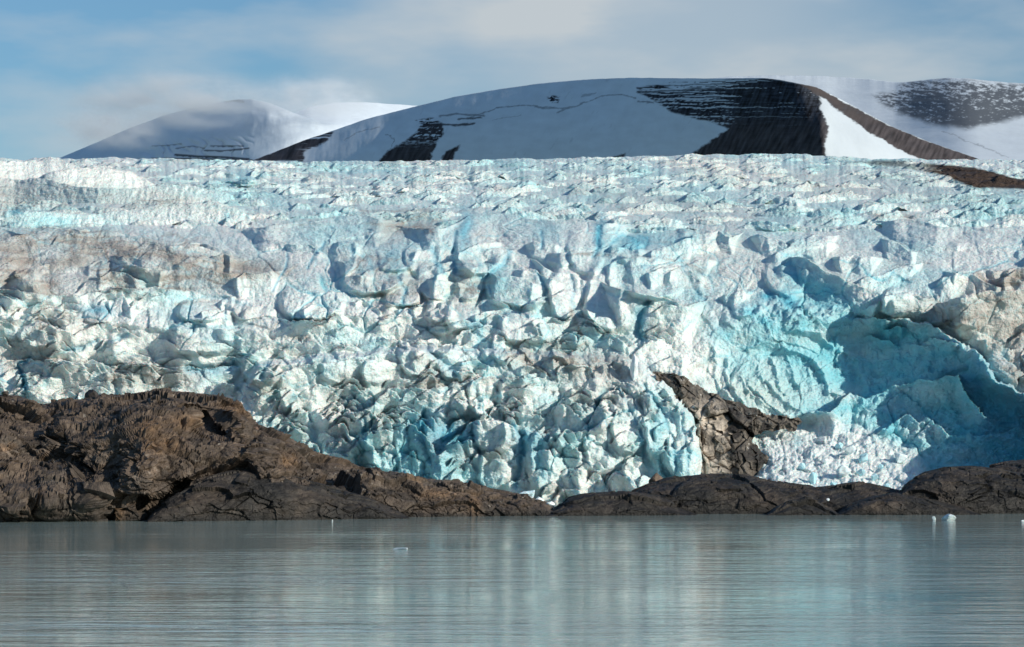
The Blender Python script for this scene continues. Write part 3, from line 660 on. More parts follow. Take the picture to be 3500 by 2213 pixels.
def col_A(U, V, T, X, Y):
    C = np.zeros(U.shape+(3,))+SNOW
    sp = fbm2(U/14, V/6, 4, 240)
    k = np.zeros_like(U)
    for pts, w, a in [([(600, 530), (680, 536), (760, 538), (850, 545)], 4, .9), ([(700, 515), (760, 517), (850, 508)], 3, .8), ([(520, 545), (640, 545), (760, 548), (860, 550)], 5, .9), ([(600, 508), (660, 500), (700, 508)], 2, .6),
                      ([(720, 500), (830, 500)], 2.5, .7), ([(630, 375), (680, 372), (740, 368)], 2, .5), ([(770, 347), (800, 343), (830, 348)], 5, .6), ([(520, 500), (570, 498), (620, 492)], 2, .5)]:
        k = np.maximum(k, a*sstep(w*1.5, w*.4, polydist(U, V+3*sp, pts, False)+2.5*sp))
    return lay(C, ROCK*1.3, k)
crestA = [(40, 620), (130, 565), (220, 534), (320, 492), (430, 444), (560, 395), (640, 374), (740, 352), (800, 341), (860, 339), (920, 352), (1000, 385), (1100, 420), (1250, 440), (1500, 470)]
build_mountain('mountain', 'distant pale snow mountain at left with its summit in thin cloud', crestA, 610,
    [(40, 11700), (500, 10300), (960, 9000), (1500, 9600)], [(40, 12000), (500, 10750), (960, 9500), (1500, 10100)], col_A, .8, 340, power=1.6, sm=160,
    gull=lambda U, V, T, X, Y: (75*(1-np.abs(perlin2((U-.7*(V-540))/55+fbm2(U/90,V/60,2,353), V*0+.3, 350))*2)**2)*softpoly(U, V, [(420, 600), (520, 500), (700, 480), (850, 480), (830, 600)], 25)
        + 160*gauss(U, V, 870, 470, 120, 90))
crestA2 = [(850, 520), (950, 420), (1000, 388), (1060, 365), (1150, 351), (1250, 350), (1350, 357), (1430, 362), (1560, 385), (1700, 420)]
build_mountain('mountain', 'bright sunlit snow dome behind the long snowy ridge', crestA2, 560,
    [(850, 10600), (1150, 10800), (1700, 12200)], [(850, 12000), (1150, 12300), (1700, 13500)],
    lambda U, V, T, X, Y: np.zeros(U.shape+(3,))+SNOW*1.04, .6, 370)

def col_C(U, V, T, X, Y):
    wu = U+18*fbm2(U/40, V/30, 4, 260)+6*fbm2(U/9, V/6, 2, 265); wv = V+9*fbm2(U/40+9, V/30, 4, 266)
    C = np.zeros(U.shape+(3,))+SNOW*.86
    reg = softpoly(wu, wv, [(2985, 330), (3040, 318), (3080, 290), (3130, 280), (3230, 270), (3400, 285), (3520, 290), (3700, 300), (3700, 380), (3500, 395), (3440, 415), (3300, 440), (3190, 428), (3090, 395), (3020, 360)], 12)
    st = .8*fbm2((U+1.4*V)/40, (V-.3*U)/7, 4, 270)+.5*fbm2(U/9, V/4, 3, 275)+.45*fbm2(U/120, V/14, 3, 277)
    dens = plin(V.ravel(), [(265, -.22), (300, -.12), (330, .05), (380, .17), (440, .26)]).reshape(V.shape)+.22*sstep(3000, 3160, U)-.04
    k = reg*sstep(.26, -.22, st-dens)
    line = .35*sstep(3, 1, polydist(wu, wv, [(3220, 450), (3330, 490), (3450, 540)], False)+2*st)
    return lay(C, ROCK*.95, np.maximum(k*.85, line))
crestC = [(2250, 320), (2380, 275), (2500, 262), (2650, 258), (2800, 260), (2900, 266), (2980, 272), (3060, 282), (3110, 280), (3180, 271), (3240, 266), (3310, 269), (3400, 279), (3500, 286), (3700, 300), (3950, 330)]
build_mountain('mountain', 'snowfield mountain at right with a dark speckled rocky slope', crestC, 590,
    [(2250, 8800), (2900, 8300), (3300, 7600), (3950, 7600)], [(2250, 10800), (2900, 10800), (3300, 9800), (3950, 9800)], col_C, .9, 380,
    gull=lambda U, V, T, X, Y: 110*gauss(U, V, 3050, 400, 120, 80)-120*gauss(U, V, 3300, 360, 160, 70))

# ------------------------------------------------------------------ shore rock
BROWN = np.array([.118, .086, .062]); DARK = np.array([.040, .037, .033]); OCHRE = np.array([.20, .122, .066]); LGREY = np.array([.14, .125, .105])
def shore_depth(v): return CAMZ*F/(v-HY)

def build_outcrop(name, label, crest, water, depth, style='craggy', seed=0, step=2.0, rows=150, lean=1.0, brown=1.0, lift=0.0, relief=None):
    u0, u1 = crest[0][0], crest[-1][0]
    ug = np.arange(u0, u1+.5, step); C = len(ug)
    t = np.concatenate([np.linspace(-.12, 1, rows), np.linspace(1.03, 1.9, 34)])
    U, T = np.meshgrid(ug, t)
    cv = pcos(ug, crest, 4)[None, :]
    wv = plin(ug, water)[None, :]
    dw = shore_depth(wv)+lift
    ds = plin(ug, depth)[None, :] if hasattr(depth, '__len__') else depth
    dc = dw+ds
    zc = CAMZ+(HY-cv)*dc/F
    th = np.clip(T, 0, 1)*math.pi/2
    prof = {'craggy': .85, 'smooth': .8}[style]
    Z = zc*np.sin(th)**prof
    D = dw+ds*(1-np.cos(th))**lean
    below = np.clip(-T, 0, None)
    Z = Z-below*14; D = D-below*2
    bk = np.clip(T-1, 0, None)
    D = D+bk*ds*1.4; Z = Z-bk*bk*zc*1.2
    if relief is not None:
        Vp = HY-(Z-CAMZ)*F/D
        D2 = D+relief(U, Vp)*(T > -.01)*sstep(1.25, 1.0, T); Z = CAMZ+(Z-CAMZ)*D2/D; D = D2
    Px = (U-CX)*D/F
    P = np.stack([Px, D, Z], -1).astype(f32)
    # outward normals of the smooth form
    du = np.gradient(P, axis=1); dv = np.gradient(P, axis=0)
    Nn = np.cross(du, dv); Nn /= np.linalg.norm(Nn, axis=-1, keepdims=True)+1e-9
    Nn[..., 2] *= .6-.35*sstep(.7, .9, T)
    edge = (1-.72*sstep(.8, 1, T)*sstep(1.25, 1.0, T))[..., None]
    Q = P+fbm3(P, 7, 3, seed+40)[..., None]*np.array([2.2, 2.2, 1.4])
    if style == 'craggy':
        a1, a2, v1, id1 = voro3(Q, (11, 11, 6), seed)
        b1, b2, v2, id2 = voro3(Q+3.1, (3.6, 3.6, 2.2), seed+3)
        c1, c2, v3, id3 = voro3(Q-1.7, (1.1, 1.1, .8), seed+6)
        v4 = voro3(P+.7, (.55, .55, .4), seed+8)[2]
        h = voro3(Q+fbm3(P, 9, 3, seed+60)[..., None]*3, (19, 17, 11), seed+50)[2]*2.6+v1*1.1+v2*.65+v3*.34+v4*.14-.8*np.exp(-((a2-a1)/.07)**2)*(id1 > .5)-.3*np.exp(-((b2-b1)/.06)**2)
        h = h+.5*fbm3(P, 1.8, 4, seed+9)+3.2*fbm3(P*np.array([1, 1, .8]), 15, 3, seed+12)
        h = h+.5*(1-np.abs(fbm3(Q+P[..., 2:3]*np.array([.5, 0, 0]), (5), 3, seed+15))*3)
    else:
        a1, a2, v1, id1 = voro3(Q, (13, 9, 7), seed)
        b1, b2, v2, id2 = voro3(Q+3.1, (4.5, 3.5, 2.0), seed+3)
        c1, c2, v3, id3 = voro3(Q-1.7, (1.3, 1.1, .7), seed+6)
        h = v1*.75+v2*.38+v3*.16-.7*np.exp(-((a2-a1)/.07)**2)*(id1 > .6)-.25*np.exp(-((b2-b1)/.05)**2)*(id2 > .8)
        h = h+.3*fbm3(P*np.array([.6, 1, 1.6]), 1.4, 4, seed+9)+.9*fbm3(P, 11, 3, seed+12)+.35*(1-np.abs(fbm3(Q*np.array([.5, 1, 1.4]), 3.0, 3, seed+14))*3)
    sc_h = np.minimum(1, (np.abs(Z)+1.2)/3.5)[..., None]
    P = P+Nn*h[..., None]*edge*sc_h
    n1 = fbm3(P, 6, 4, seed+20); n2 = fbm3(P, 1.6, 4, seed+24); n3 = fbm3(P*np.array([1, 1, 2.5]), 12, 3, seed+28)
    C = np.zeros(P.shape)+DARK
    C = lay(C, BROWN, (.55*brown+.9*n1+.25*sstep(3, 12, P[..., 2])*brown))
    C = lay(C, LGREY, sstep(.1, .55, n3)*.55*(.3+.7*brown))
    C = lay(C, OCHRE, sstep(.27, .5, n1*.6+n3*.7)*.75*brown)
    C = C*np.clip(1+.6*(id2-.5)+.95*n2+.5*n1, .25, 2.5)[..., None]
    C = lay(C, np.array([.35, .31, .26]), sstep(.36, .5, fbm3(P, .8, 2, seed+33))*.6*brown)
    C = lay(C, DARK*.45, sstep(1.1, .2, P[..., 2]+.4*n1)*.8)            # the wet tide mark
    C = C*(.56 if style == 'smooth' else .82)
    pv = HY-(P[..., 2]-CAMZ)*F/P[..., 1]
    if seed == 500:
        for q in [(625, 1440, 60, 26), (500, 1462, 36, 34), (402, 1742, 26, 40), (800, 1400, 50, 22), (560, 1520, 60, 30), (960, 1575, 40, 30), (1500, 1690, 60, 16), (1620, 1720, 20, 40)]:
            C = lay(C, OCHRE*.9, gauss(U, pv, *q)*(.7+.8*n2))
    o = mesh_obj(name, P, grid_faces(len(t), C_ := len(ug)), M_rock, {'tint': C.clip(.01, .6)}, smooth=False)
    return tag(o, label, 'rock outcrop', 'structure')

WL = [(-500, 1788), (0, 1785), (500, 1780), (800, 1777), (1300, 1769), (1700, 1765), (1900, 1763), (2500, 1760), (3500, 1757), (4000, 1756)]
build_outcrop('rock_outcrop', 'tall craggy brown rock headland rising from the water at left',
    [(-420, 1420), (-150, 1380), (60, 1382), (120, 1384), (200, 1372), (290, 1366), (360, 1352), (450, 1352), (560, 1342), (650, 1346), (740, 1356), (800, 1378), (845, 1408), (870, 1448), (960, 1490), (1050, 1548), (1150, 1580), (1230, 1606), (1300, 1617), (1400, 1632), (1480, 1655), (1560, 1652), (1660, 1668), (1760, 1690), (1850, 1722), (1900, 1740), (1960, 1764)],
    WL, [(-420, 75), (0, 75), (700, 70), (900, 50), (1300, 30), (1960, 12)], 'craggy', 500, 1.9, 230, 1.0, 1.0, 0, lambda U, V: 11*gauss(U, V, 130, 1570, 190, 120)-7*gauss(U, V, 480, 1540, 80, 170)-4*gauss(U, V, 330, 1700, 50, 80)-4*gauss(U, V, 210, 1480, 50, 60)+7*softpoly(U, V, [(640, 1405), (700, 1402), (760, 1440), (800, 1500), (720, 1500), (660, 1470)], 12)
        -4*gauss(U, V, 160, 1700, 90, 60)+4*softpoly(U, V, [(320, 1700), (380, 1690), (385, 1775), (330, 1775)], 12)+5*softpoly(U, V, [(470, 1720), (560, 1690), (640, 1640), (620, 1700), (500, 1778)], 14)-3*gauss(U, V, 900, 1550, 60, 60)+3*gauss(U, V, 840, 1580, 30, 60)-3*gauss(U, V, 60, 1690, 60, 50)-3.5*gauss(U, V, 300, 1500, 90, 60)+3*gauss(U, V, 380, 1600, 50, 70))
build_outcrop('rock_outcrop', 'low brown rocky knoll on the far left skyline of the headland',
    [(-420, 1400), (-200, 1365), (0, 1350), (50, 1353), (90, 1366), (118, 1388), (150, 1430)], [(-420, 1762), (150, 1762)], 14, 'craggy', 520, 2.2, 90)
build_outcrop('rock_outcrop', 'smooth dark grey rock slab bulging from the headland at the waterline',
    [(505, 1775), (560, 1720), (640, 1670), (740, 1625), (830, 1600), (960, 1612), (1040, 1640), (1160, 1672), (1260, 1700), (1340, 1735), (1400, 1772)], [(500, 1781), (1400, 1770)], [(500, 6), (800, 15), (1400, 6)], 'smooth', 540, 1.8, 120, 1.0, .35, -5)
build_outcrop('rock_outcrop', 'low dark ice-polished rock hump right of the gap in the shore',
    [(1868, 1762), (1900, 1735), (1960, 1702), (2000, 1692), (2080, 1688), (2130, 1682), (2200, 1690), (2280, 1712), (2340, 1735), (2400, 1762)], WL, 14, 'smooth', 560, 1.8, 100, 1.0, .25, -2)
build_outcrop('rock_outcrop', 'long dark rounded rock ridge in front of the bedrock rib',
    [(2080, 1750), (2140, 1690), (2200, 1664), (2280, 1637), (2400, 1621), (2470, 1618), (2540, 1626), (2600, 1640), (2680, 1652), (2760, 1662), (2840, 1690), (2900, 1750)], WL, 22, 'smooth', 580, 1.8, 110, 1.0, .3, 4)
build_outcrop('rock_outcrop', 'low dark rock mound below the fan of crushed ice',
    [(2680, 1750), (2740, 1690), (2800, 1668), (2880, 1657), (2950, 1652), (3000, 1661), (3060, 1674), (3120, 1690), (3200, 1755)], WL, 20, 'smooth', 600, 1.8, 100, 1.0, .3, 5)
build_outcrop('rock_outcrop', 'small dark slab with a pale streak at the waterline',
    [(2620, 1760), (2660, 1735), (2700, 1718), (2760, 1710), (2800, 1722), (2840, 1742), (2870, 1760)], WL, 6, 'smooth', 620, 1.8, 80, 1.0, .2, -4)
build_outcrop('rock_outcrop', 'long low dark rock shelf in front of the big rounded rock',
    [(2850, 1760), (2900, 1725), (2980, 1700), (3050, 1685), (3120, 1690), (3200, 1705), (3270, 1725), (3320, 1745), (3355, 1760)], WL, 9, 'smooth', 640, 1.8, 90, 1.0, .3, -4)
build_outcrop('rock_outcrop', 'big rounded near-black rock hump at the right end of the shore',
    [(3040, 1750), (3075, 1690), (3110, 1645), (3160, 1614), (3230, 1596), (3330, 1592), (3400, 1600), (3450, 1612), (3520, 1622), (3600, 1650), (3700, 1690), (3850, 1750)], WL, 16, 'smooth', 660, 1.8, 130, .9, .2, 1)
build_outcrop('rock_outcrop', 'dark rock shoulder behind the big rounded rock at far right',
    [(3350, 1660), (3400, 1590), (3440, 1578), (3500, 1571), (3600, 1560), (3800, 1560), (3950, 1600)], [(3300, 1748), (3950, 1748)], 22, 'smooth', 680, 2.2, 80, 1.0, .25, 0)

# bedrock rib laid bare between the ice lobe and the hollow
def build_bedrock():
    ug = np.arange(2230, 2790, 2.2); vg = np.arange(1270, 1720, 2.2)
    U, V = np.meshgrid(ug, vg)
    X = (U-CX)*.063; Z = (HY-V)*.063
    wu = U+22*fbm2(X/3, Z/3, 4, 700); wv = V+22*fbm2(X/3+8, Z/3, 4, 704)
    poly = [(2240, 1270), (2330, 1295), (2430, 1350), (2540, 1392), (2620, 1425), (2735, 1432), (2720, 1462), (2620, 1470), (2570, 1480), (2570, 1520), (2630, 1570), (2615, 1600), (2560, 1640), (2560, 1720), (2360, 1720), (2360, 1450), (2280, 1345)]
    dd = polydist(wu, wv, poly); ins = inpoly(wu, wv, poly); sd = np.where(ins, dd, -dd)
    D = D0_of(V, U)*1.0-1.0+ (U-2400)*.018
    P = world(U, V, D).astype(f32)
    a1, a2, v1, i1 = voro3(P, (5, 5, 9), 710); b1, b2, v2, i2 = voro3(P, (1.8, 1.8, 2.4), 713)
    h = v1*2.2+v2*.8+.5*fbm3(P, 1.2, 3, 716)-.6*np.exp(-((a2-a1)/.1)**2)
    h += 3.0*sstep(-4, 40, sd)-2.0
    P[..., 1] -= h
    n1 = fbm3(P*np.array([1.6, 1, .6]), 4, 4, 720); n2 = fbm3(P, 1.2, 3, 724)
    C = np.zeros(P.shape)+np.array([.13, .112, .092])
    C = lay(C, np.array([.52, .45, .37]), sstep(-.3, .15, n1+.3*n2)*softpoly(U, V, [(2370, 1380), (2440, 1370), (2500, 1460), (2480, 1620), (2560, 1700), (2380, 1720)], 30))
    C = lay(C, np.array([.035, .031, .028]), sstep(.05, .3, -n1+.1*n2+.35*gauss(U, V, 2600, 1560, 80, 70)+.25*gauss(U, V, 2560, 1440, 90, 60)-.1))
    C = lay(C, np.array([.75, .76, .74]), sstep(.3, .42, n1*.6+n2*.7))
    keep = sd > -10
    o = mesh_obj('bedrock', P, grid_faces(*U.shape, keep=keep, flip=True), M_rock, {'tint': C}, smooth=False)
    tag(o, 'bare tan and black bedrock rib between the ice lobe and the blue hollow', 'bedrock', 'structure')
build_bedrock()

# ------------------------------------------------------------------ loose boulders and ice
M_float = attr_mat('float_ice', 0.35, [(1.5, .2, .5), (5, .06, .6)], .08, .4, .8)
_fb = M_float.node_tree.nodes['Principled BSDF']; _fb.inputs['Subsurface Weight'].default_value = .4; _fb.inputs['Subsurface Scale'].default_value = .3; _fb.inputs['Subsurface Radius'].default_value = (.3, .85, 1)

def lump(name, label, cat, u, vb, w, h, d, mat, tint, seed, group=None, shape=None, sharp=1.0, sink=.2, deep=.8):
    """a broken boulder or ice block, w x h photo px, its foot at (u, vb)"""
    nr, nc = 26, 40
    th = np.linspace(.02, math.pi-.02, nr)[:, None]; ph = np.linspace(0, 2*math.pi, nc, endpoint=False)[None, :]
    D = np.stack([np.sin(th)*np.cos(ph), np.sin(th)*np.sin(ph), np.cos(th)+0*ph], -1)
    r = np.random.RandomState(seed)
    R = np.full(D.shape[:2], 1.25)
    nrm = r.randn(13, 3); nrm /= np.linalg.norm(nrm, axis=1)[:, None]
    for n_, off in zip(nrm, r.uniform(.62, 1.0, 13)):                   # cut by random planes: broken faces
        c = D@n_; R = np.where(c > .05, np.minimum(R, off/np.clip(c, .05, 2)), R)
    Q = D*R[..., None]*(1+.10*sharp*fbm3(D*1.0+seed, .5, 3, seed)[..., None]+.04*fbm3(D+seed, .15, 2, seed+3)[..., None])
    lo, hi = Q.min((0, 1)), Q.max((0, 1)); Q = (Q-(lo+hi)/2)/(hi-lo)
    if shape is not None: Q = shape(Q)
    px = d/F; w_, h_ = w*px, h*px
    Q = Q*np.array([w_, max(w_*deep, .15), h_*(1+sink)])
    Q[..., 2] += h_*(1+sink)/2-h_*sink
    i = np.arange(nr*nc).reshape(nr, nc)
    q = np.stack([i[:-1], np.roll(i, -1, 1)[:-1], np.roll(i, -1, 1)[1:], i[1:]], -1).reshape(-1, 4)[:, ::-1]
    n1 = fbm3(Q+seed, max(w_*.4, .1), 3, 5)
    C = np.asarray(tint)*(1+.5*n1[..., None])
    o = mesh_obj(name, Q, q, mat, {'tint': C.clip(.01, .9)}, smooth=False)
    o.location = ((u-CX)*px, d, CAMZ+(HY-vb)*px)
    return tag(o, label, cat, None, group)

def head_d(u, k=1.0): return float(shore_depth(plin(u, WL))+k*plin(u, [(-420, 75), (0, 75), (700, 70), (900, 50), (1300, 30), (1960, 12)]))
BR = (.10, .072, .052); DK = (.045, .038, .033)
lump('boulder', 'large dark boulder perched on the headland skyline at left', 'boulder', 312, 1370, 50, 38, head_d(312)-3, M_rock, DK, 31)
lump('boulder', 'small dark pointed boulder on the far left knoll', 'boulder', 18, 1357, 24, 20, float(shore_depth(1762))+12, M_rock, DK, 32)
lump('boulder', 'small dark stone just right of the large skyline boulder', 'boulder', 340, 1366, 16, 13, head_d(340)-3, M_rock, DK, 33)
lump('boulder', 'knobbly dark stone on the highest point of the headland', 'boulder', 565, 1348, 30, 14, head_d(565)-2, M_rock, DK, 34)
lump('boulder', 'pale stone on the headland top near the summit', 'boulder', 702, 1360, 14, 9, head_d(702)-3, M_rock, (.22, .2, .17), 35)
lump('boulder', 'reddish brown boulder on the right shoulder of the headland', 'boulder', 868, 1490, 38, 32, head_d(868, .66), M_rock, (.13, .085, .062), 36)
lump('boulder', 'small white stone below the reddish boulder', 'boulder', 878, 1515, 11, 9, head_d(878, .55), M_rock, (.5, .48, .44), 37)
lump('boulder', 'dark flat-topped boulder on the descending crest against the ice', 'boulder', 1285, 1622, 48, 25, head_d(1285)-2, M_rock, DK, 38)
lump('boulder', 'little upright block of rock on the crest right of the flat-topped boulder', 'boulder', 1362, 1640, 13, 22, head_d(1362)-2, M_rock, BR, 39, deep=1)
lump('boulder', 'low brown stone on the crest left of the flat-topped boulder', 'boulder', 1232, 1608, 30, 9, head_d(1232)-2, M_rock, BR, 40)
lump('boulder', 'brown wedge-shaped rock standing where the ice meets the right ridge', 'boulder', 2243, 1662, 72, 46, 428, M_rock, (.15, .11, .08), 41, shape=lambda Q: Q*np.stack([1-.55*(Q[..., 2]+.5), 1+0*Q[..., 0], 1+0*Q[..., 0]], -1))
IC = (.74, .82, .83)
lump('ice_block', 'largest fallen ice block lying in the gap at the foot of the ice', 'ice block', 1800, 1712, 56, 36, 412, M_float, (.62, .80, .84), 51)
lump('ice_block', 'flat fallen ice block right of the largest one in the gap', 'ice block', 1842, 1716, 34, 18, 410, M_float, IC, 52)
lump('ice_block', 'rounded white ice block on the dark rock right of the gap', 'ice block', 1882, 1730, 30, 16, 404, M_float, IC, 53)
lump('ice_block', 'tiny white ice block on the rock beside the rounded one', 'ice block', 1857, 1731, 16, 8, 404, M_float, IC, 54)
lump('ice_block', 'tiny white ice chip stranded on the dark rock mound', 'ice block', 2830, 1712, 12, 9, 404, M_float, IC, 55)
lump('floating_ice', 'small domed white iceberg floating near the big rounded rock', 'floating ice', 3243, 1779, 50, 22, float(shore_depth(1779)), M_float, (.5, .58, .59), 61, sink=.5)
lump('floating_ice', 'small ice chip floating left of the domed iceberg', 'floating ice', 3192, 1779, 14, 14, float(shore_depth(1779)), M_float, (.45, .52, .53), 62, sink=.5)
lump('floating_ice', 'low flat ice piece floating in the middle of the fjord', 'floating ice', 1368, 1876, 52, 4, float(shore_depth(1877)), M_float, (.40, .48, .52), 63, sink=.8, deep=.5)
lump('floating_ice', 'thin upright white ice chip floating off the dark slab', 'floating ice', 1136, 1785, 5, 9, float(shore_depth(1786)), M_float, (.4, .44, .44), 64, sink=.4)
lump('floating_ice', 'small ice piece floating at the right edge of the water', 'floating ice', 3496, 1783, 12, 5, float(shore_depth(1784)), M_float, IC, 65, sink=.6)
for k, (u, v, w_, h_) in enumerate([(2905, 1548, 38, 28), (2868, 1530, 30, 18), (2950, 1576, 34, 28), (2885, 1618, 44, 30), (2780, 1650, 30, 38), (2942, 1622, 32, 20), (3078, 1575, 46, 28), (3118, 1655, 26, 20), (3030, 1675, 30, 24),
                                    (2700, 1668, 28, 18), (2740, 1600, 26, 18), (2990, 1640, 26, 20), (2820, 1580, 22, 14), (2850, 1665, 26, 18), (3010, 1600, 20, 14)]):
    lump('ice_block', 'pale blue ice block half buried in the fan of crushed ice', 'ice block', u, v, w_, h_, ice_at(u, v)-.4, M_float, (.45, .70, .76) if k % 3 else (.72, .82, .83), 70+k, 'ice blocks in the fan of crushed ice', sink=.3)
lump('ice_pinnacle', 'slender white ice pinnacle standing upright on the lobe', 'ice pinnacle', 2167, 1312, 40, 100, ice_at(2167, 1300)+.6, M_float, (.80, .85, .85), 91, shape=lambda Q: Q*np.stack([1-.5*(Q[..., 2]+.5), 1+0*Q[..., 0], 1+0*Q[..., 0]], -1), sharp=1.4, sink=.15, deep=1)

# ------------------------------------------------------------------ water and sea bed
def build_water():
    m, nt, b = new_mat('fjord_water'); L = nt.links.new
    b.inputs['Base Color'].default_value = (.26, .335, .32, 1)
    b.inputs['Roughness'].default_value = .06; b.inputs['IOR'].default_value = 1.333
    geo = N(nt, 'ShaderNodeNewGeometry')
    def mapped(sx, sy):
        mp = N(nt, 'ShaderNodeMapping'); mp.inputs['Scale'].default_value = (sx, sy, 1); L(geo.outputs['Position'], mp.inputs['Vector']); return mp.outputs['Vector']
    prev = None
    for (sx, sy), scale, dist, st in [((.30, 1), .20, .55, .36), ((.22, 1), .55, .22, .5), ((.3, 1), 2.4, .03, .3)]:
        n = noise(nt, mapped(sx, sy), scale, 4, .6)
        bp = N(nt, 'ShaderNodeBump'); bp.inputs['Distance'].default_value = dist; bp.inputs['Strength'].default_value = st
        L(n.outputs['Fac'], bp.inputs['Height'])
        if prev: L(prev.outputs['Normal'], bp.inputs['Normal'])
        prev = bp
    lane = noise(nt, mapped(.004, .03), 1.0, 3, .5); lr_ = N(nt, 'ShaderNodeMapRange'); lr_.inputs['From Min'].default_value = .35; lr_.inputs['From Max'].default_value = .65; lr_.inputs['To Min'].default_value = .3; lr_.inputs['To Max'].default_value = 1.1
    L(lane.outputs['Fac'], lr_.inputs['Value'])
    for q in [x for x in nt.nodes if x.type == 'BUMP']:
        mu = N(nt, 'ShaderNodeMath', operation='MULTIPLY'); mu.inputs[1].default_value = q.inputs['Strength'].default_value; L(lr_.outputs['Result'], mu.inputs[0]); L(mu.outputs['Value'], q.inputs['Strength'])
    L(prev.outputs['Normal'], b.inputs['Normal'])
    xs = np.array([-13500, -3000, -400, 400, 3000, 13500.]); ys = np.array([-400, 0, 120, 250, 420, 700., 3000, 15500])
    Xg, Yg = np.meshgrid(xs, ys)
    P = np.stack([Xg, Yg, 0*Xg], -1)
    o = mesh_obj('water', P, grid_faces(len(ys), len(xs)), m)
    tag(o, 'calm grey-green fjord water with fine ripples in the foreground', 'water', 'structure')
build_water()

def cloud(label, u, v, d, hw, hh, hd, dens, seed):
    """a bank of mist lying on the mountain: a closed ellipsoid filled with uneven vapour, thinning to nothing at its skin"""
    m = bpy.data.materials.new('cloud_vapour'); m.use_nodes = True; nt = m.node_tree; L = nt.links.new
    nt.nodes.remove(nt.nodes['Principled BSDF'])
    vol = N(nt, 'ShaderNodeVolumePrincipled'); vol.inputs['Color'].default_value = (.96, .98, 1, 1); vol.inputs['Anisotropy'].default_value = .1
    tc = N(nt, 'ShaderNodeTexCoord'); ln = N(nt, 'ShaderNodeVectorMath', operation='LENGTH'); L(tc.outputs['Object'], ln.inputs[0])
    fo = N(nt, 'ShaderNodeMapRange', interpolation_type='SMOOTHERSTEP'); fo.inputs['From Min'].default_value = .98; fo.inputs['From Max'].default_value = .1; L(ln.outputs['Value'], fo.inputs['Value'])
    mp = N(nt, 'ShaderNodeMapping'); mp.inputs['Scale'].default_value = (2.2, 2.0, 1.5); mp.inputs['Location'].default_value = (seed, seed*.7, 0); mp.inputs['Rotation'].default_value = (0, .35, 0); L(tc.outputs['Object'], mp.inputs['Vector'])
    n = noise(nt, mp.outputs['Vector'], 1.3, 4, .55)
    nr = N(nt, 'ShaderNodeMapRange', interpolation_type='SMOOTHSTEP'); nr.inputs['From Min'].default_value = .36; nr.inputs['From Max'].default_value = .68; L(n.outputs['Fac'], nr.inputs['Value'])
    mu = N(nt, 'ShaderNodeMath', operation='MULTIPLY'); L(fo.outputs['Result'], mu.inputs[0]); L(nr.outputs['Result'], mu.inputs[1])
    mu2 = N(nt, 'ShaderNodeMath', operation='MULTIPLY'); L(mu.outputs['Value'], mu2.inputs[0]); mu2.inputs[1].default_value = dens
    L(mu2.outputs['Value'], vol.inputs['Density']); L(vol.outputs['Volume'], nt.nodes['Material Output'].inputs['Volume'])
    th = np.linspace(0, math.pi, 20)[:, None]; ph = np.linspace(0, 2*math.pi, 33)[None, :-1]
    D = np.stack([np.sin(th)*np.cos(ph), np.sin(th)*np.sin(ph), np.cos(th)+0*ph], -1)
    i = np.arange(20*32).reshape(20, 32)
    q = np.stack([i[:-1], np.roll(i, -1, 1)[:-1], np.roll(i, -1, 1)[1:], i[1:]], -1).reshape(-1, 4)[:, ::-1]
    o = mesh_obj('cloud', D, q, m)
    px = d/F; o.location = ((u-CX)*px, d, CAMZ+(HY-v)*px); o.scale = (hw*px, hd, hh*px)
    return tag(o, label, 'cloud', 'stuff')
cloud('thin mist draped over the summit of the far left mountain', 600, 345, 9300, 480, 105, 700, .0075, 1.3)
cloud('bright mist bank over the saddle right of the far left mountain', 1080, 340, 9400, 300, 85, 600, .0085, 4.1)
cloud('faint mist at the left foot of the far left mountain', 380, 440, 9900, 260, 90, 500, .0065, 7.7)
sc.cycles.volume_bounces = 2

# ------------------------------------------------------------------ sky, sun, camera
SUN = np.array([.79, -.47, .40]); SUN = SUN/np.linalg.norm(SUN)
el = math.asin(SUN[2]); az = math.atan2(SUN[0], SUN[1])
w = bpy.data.worlds.new('World'); sc.world = w; w.use_nodes = True
nt = w.node_tree; L = nt.links.new; bg = nt.nodes['Background']
sky = N(nt, 'ShaderNodeTexSky'); sky.sky_type = 'NISHITA'; sky.sun_disc = False
sky.sun_elevation = el; sky.sun_rotation = az; sky.altitude = 0; sky.air_density = 1.2; sky.dust_density = .6; sky.ozone_density = 2.5
tc = N(nt, 'ShaderNodeTexCoord')
mp = N(nt, 'ShaderNodeMapping'); mp.inputs['Scale'].default_value = (5, 5, 16.0); L(tc.outputs['Generated'], mp.inputs['Vector'])
n = noise(nt, mp.outputs['Vector'], 1.6, 5, .5)
cr = N(nt, 'ShaderNodeMapRange'); cr.inputs['From Min'].default_value = .36; cr.inputs['From Max'].default_value = .72
cr.interpolation_type = 'SMOOTHSTEP'
L(n.outputs['Fac'], cr.inputs['Value'])
mix = N(nt, 'ShaderNodeMix'); mix.data_type = 'RGBA'
tint = N(nt, 'ShaderNodeVectorMath', operation='MULTIPLY'); tint.inputs[1].default_value = (.385, .535, .655); L(sky.outputs['Color'], tint.inputs[0])
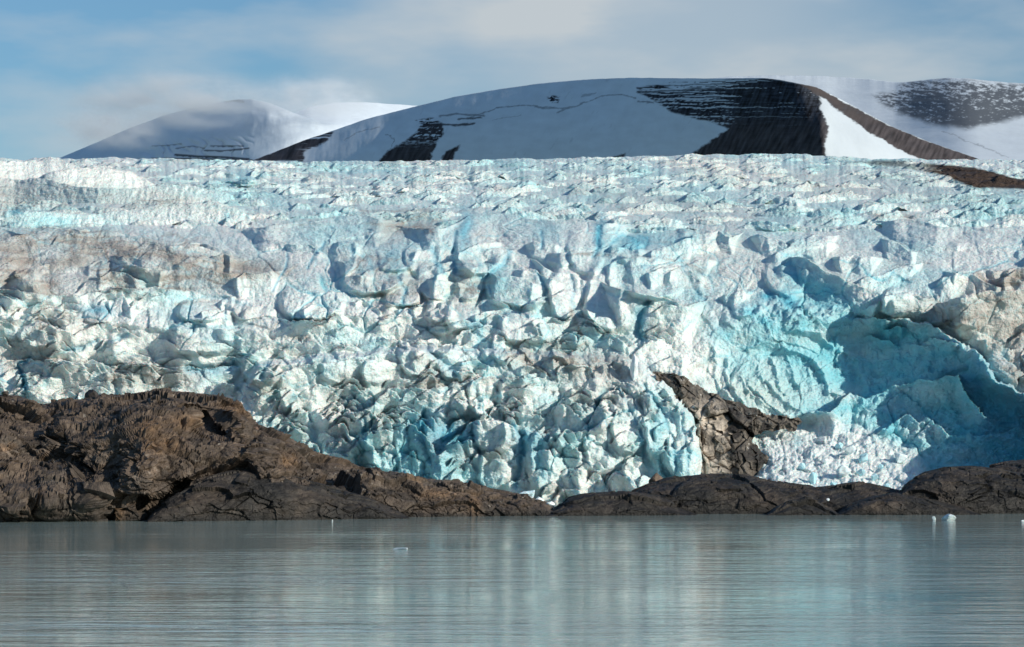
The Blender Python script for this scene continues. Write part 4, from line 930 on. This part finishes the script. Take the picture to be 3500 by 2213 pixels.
def lobe(u, v, r0, r1):
    d = Vector(((u-CX)/F, 1, (HY-v)/F)).normalized()
    dp = N(nt, 'ShaderNodeVectorMath', operation='DISTANCE'); dp.inputs[1].default_value = d; nrm = N(nt, 'ShaderNodeVectorMath', operation='NORMALIZE'); L(tc.outputs['Generated'], nrm.inputs[0]); L(nrm.outputs['Vector'], dp.inputs[0])
    r = N(nt, 'ShaderNodeMapRange', interpolation_type='SMOOTHERSTEP'); r.inputs['From Min'].default_value = r1; r.inputs['From Max'].default_value = r0; L(dp.outputs['Value'], r.inputs['Value']); return r.outputs['Result']
def mth(op, a, b):
    q = N(nt, 'ShaderNodeMath', operation=op)
    for i, z in enumerate((a, b)):
        if hasattr(z, 'links') or hasattr(z, 'node'): L(z, q.inputs[i])
        else: q.inputs[i].default_value = z
    return q.outputs['Value']
cl = mth('MULTIPLY', lobe(2300, 190, .015, .16), .95)
for q in [(640, 345, .0, .055, .55), (1180, 335, .0, .06, .5), (300, 520, .0, .08, .30), (3300, 260, .0, .08, .25), (1500, 60, .0, .10, .15)]:
    cl = mth('ADD', cl, mth('MULTIPLY', lobe(*q[:4]), q[4]))
cl = mth('ADD', cl, mth('MULTIPLY', mth('SUBTRACT', cr.outputs['Result'], .48), .75))
clc = N(nt, 'ShaderNodeClamp'); L(cl, clc.inputs['Value'])
L(clc.outputs['Result'], mix.inputs['Factor']); L(tint.outputs['Vector'], mix.inputs['A'])
mix.inputs['B'].default_value = (3.25, 3.6, 3.85, 1)
L(mix.outputs['Result'], bg.inputs['Color']); bg.inputs['Strength'].default_value = .12

sun = bpy.data.lights.new('sun', 'SUN'); sun.energy = 3.4; sun.angle = math.radians(.5); sun.color = (1, .92, .79)
so = bpy.data.objects.new('sun', sun); COL.objects.link(so)
so.rotation_euler = Vector(tuple(-SUN)).to_track_quat('-Z', 'Y').to_euler()
so.location = (300, -200, 300)

cam = bpy.data.cameras.new('camera'); co = bpy.data.objects.new('camera', cam); COL.objects.link(co)
co.location = (0, 0, CAMZ); co.rotation_euler = (math.pi/2, 0, 0)
cam.sensor_width = 36; cam.lens = F/3500*36; cam.shift_y = (HY-1106.5)/3500
cam.clip_start = 1; cam.clip_end = 60000
sc.camera = co
vs = sc.view_settings; vs.view_transform = 'Standard'; vs.look = 'None'; vs.exposure = .42; vs.gamma = 1
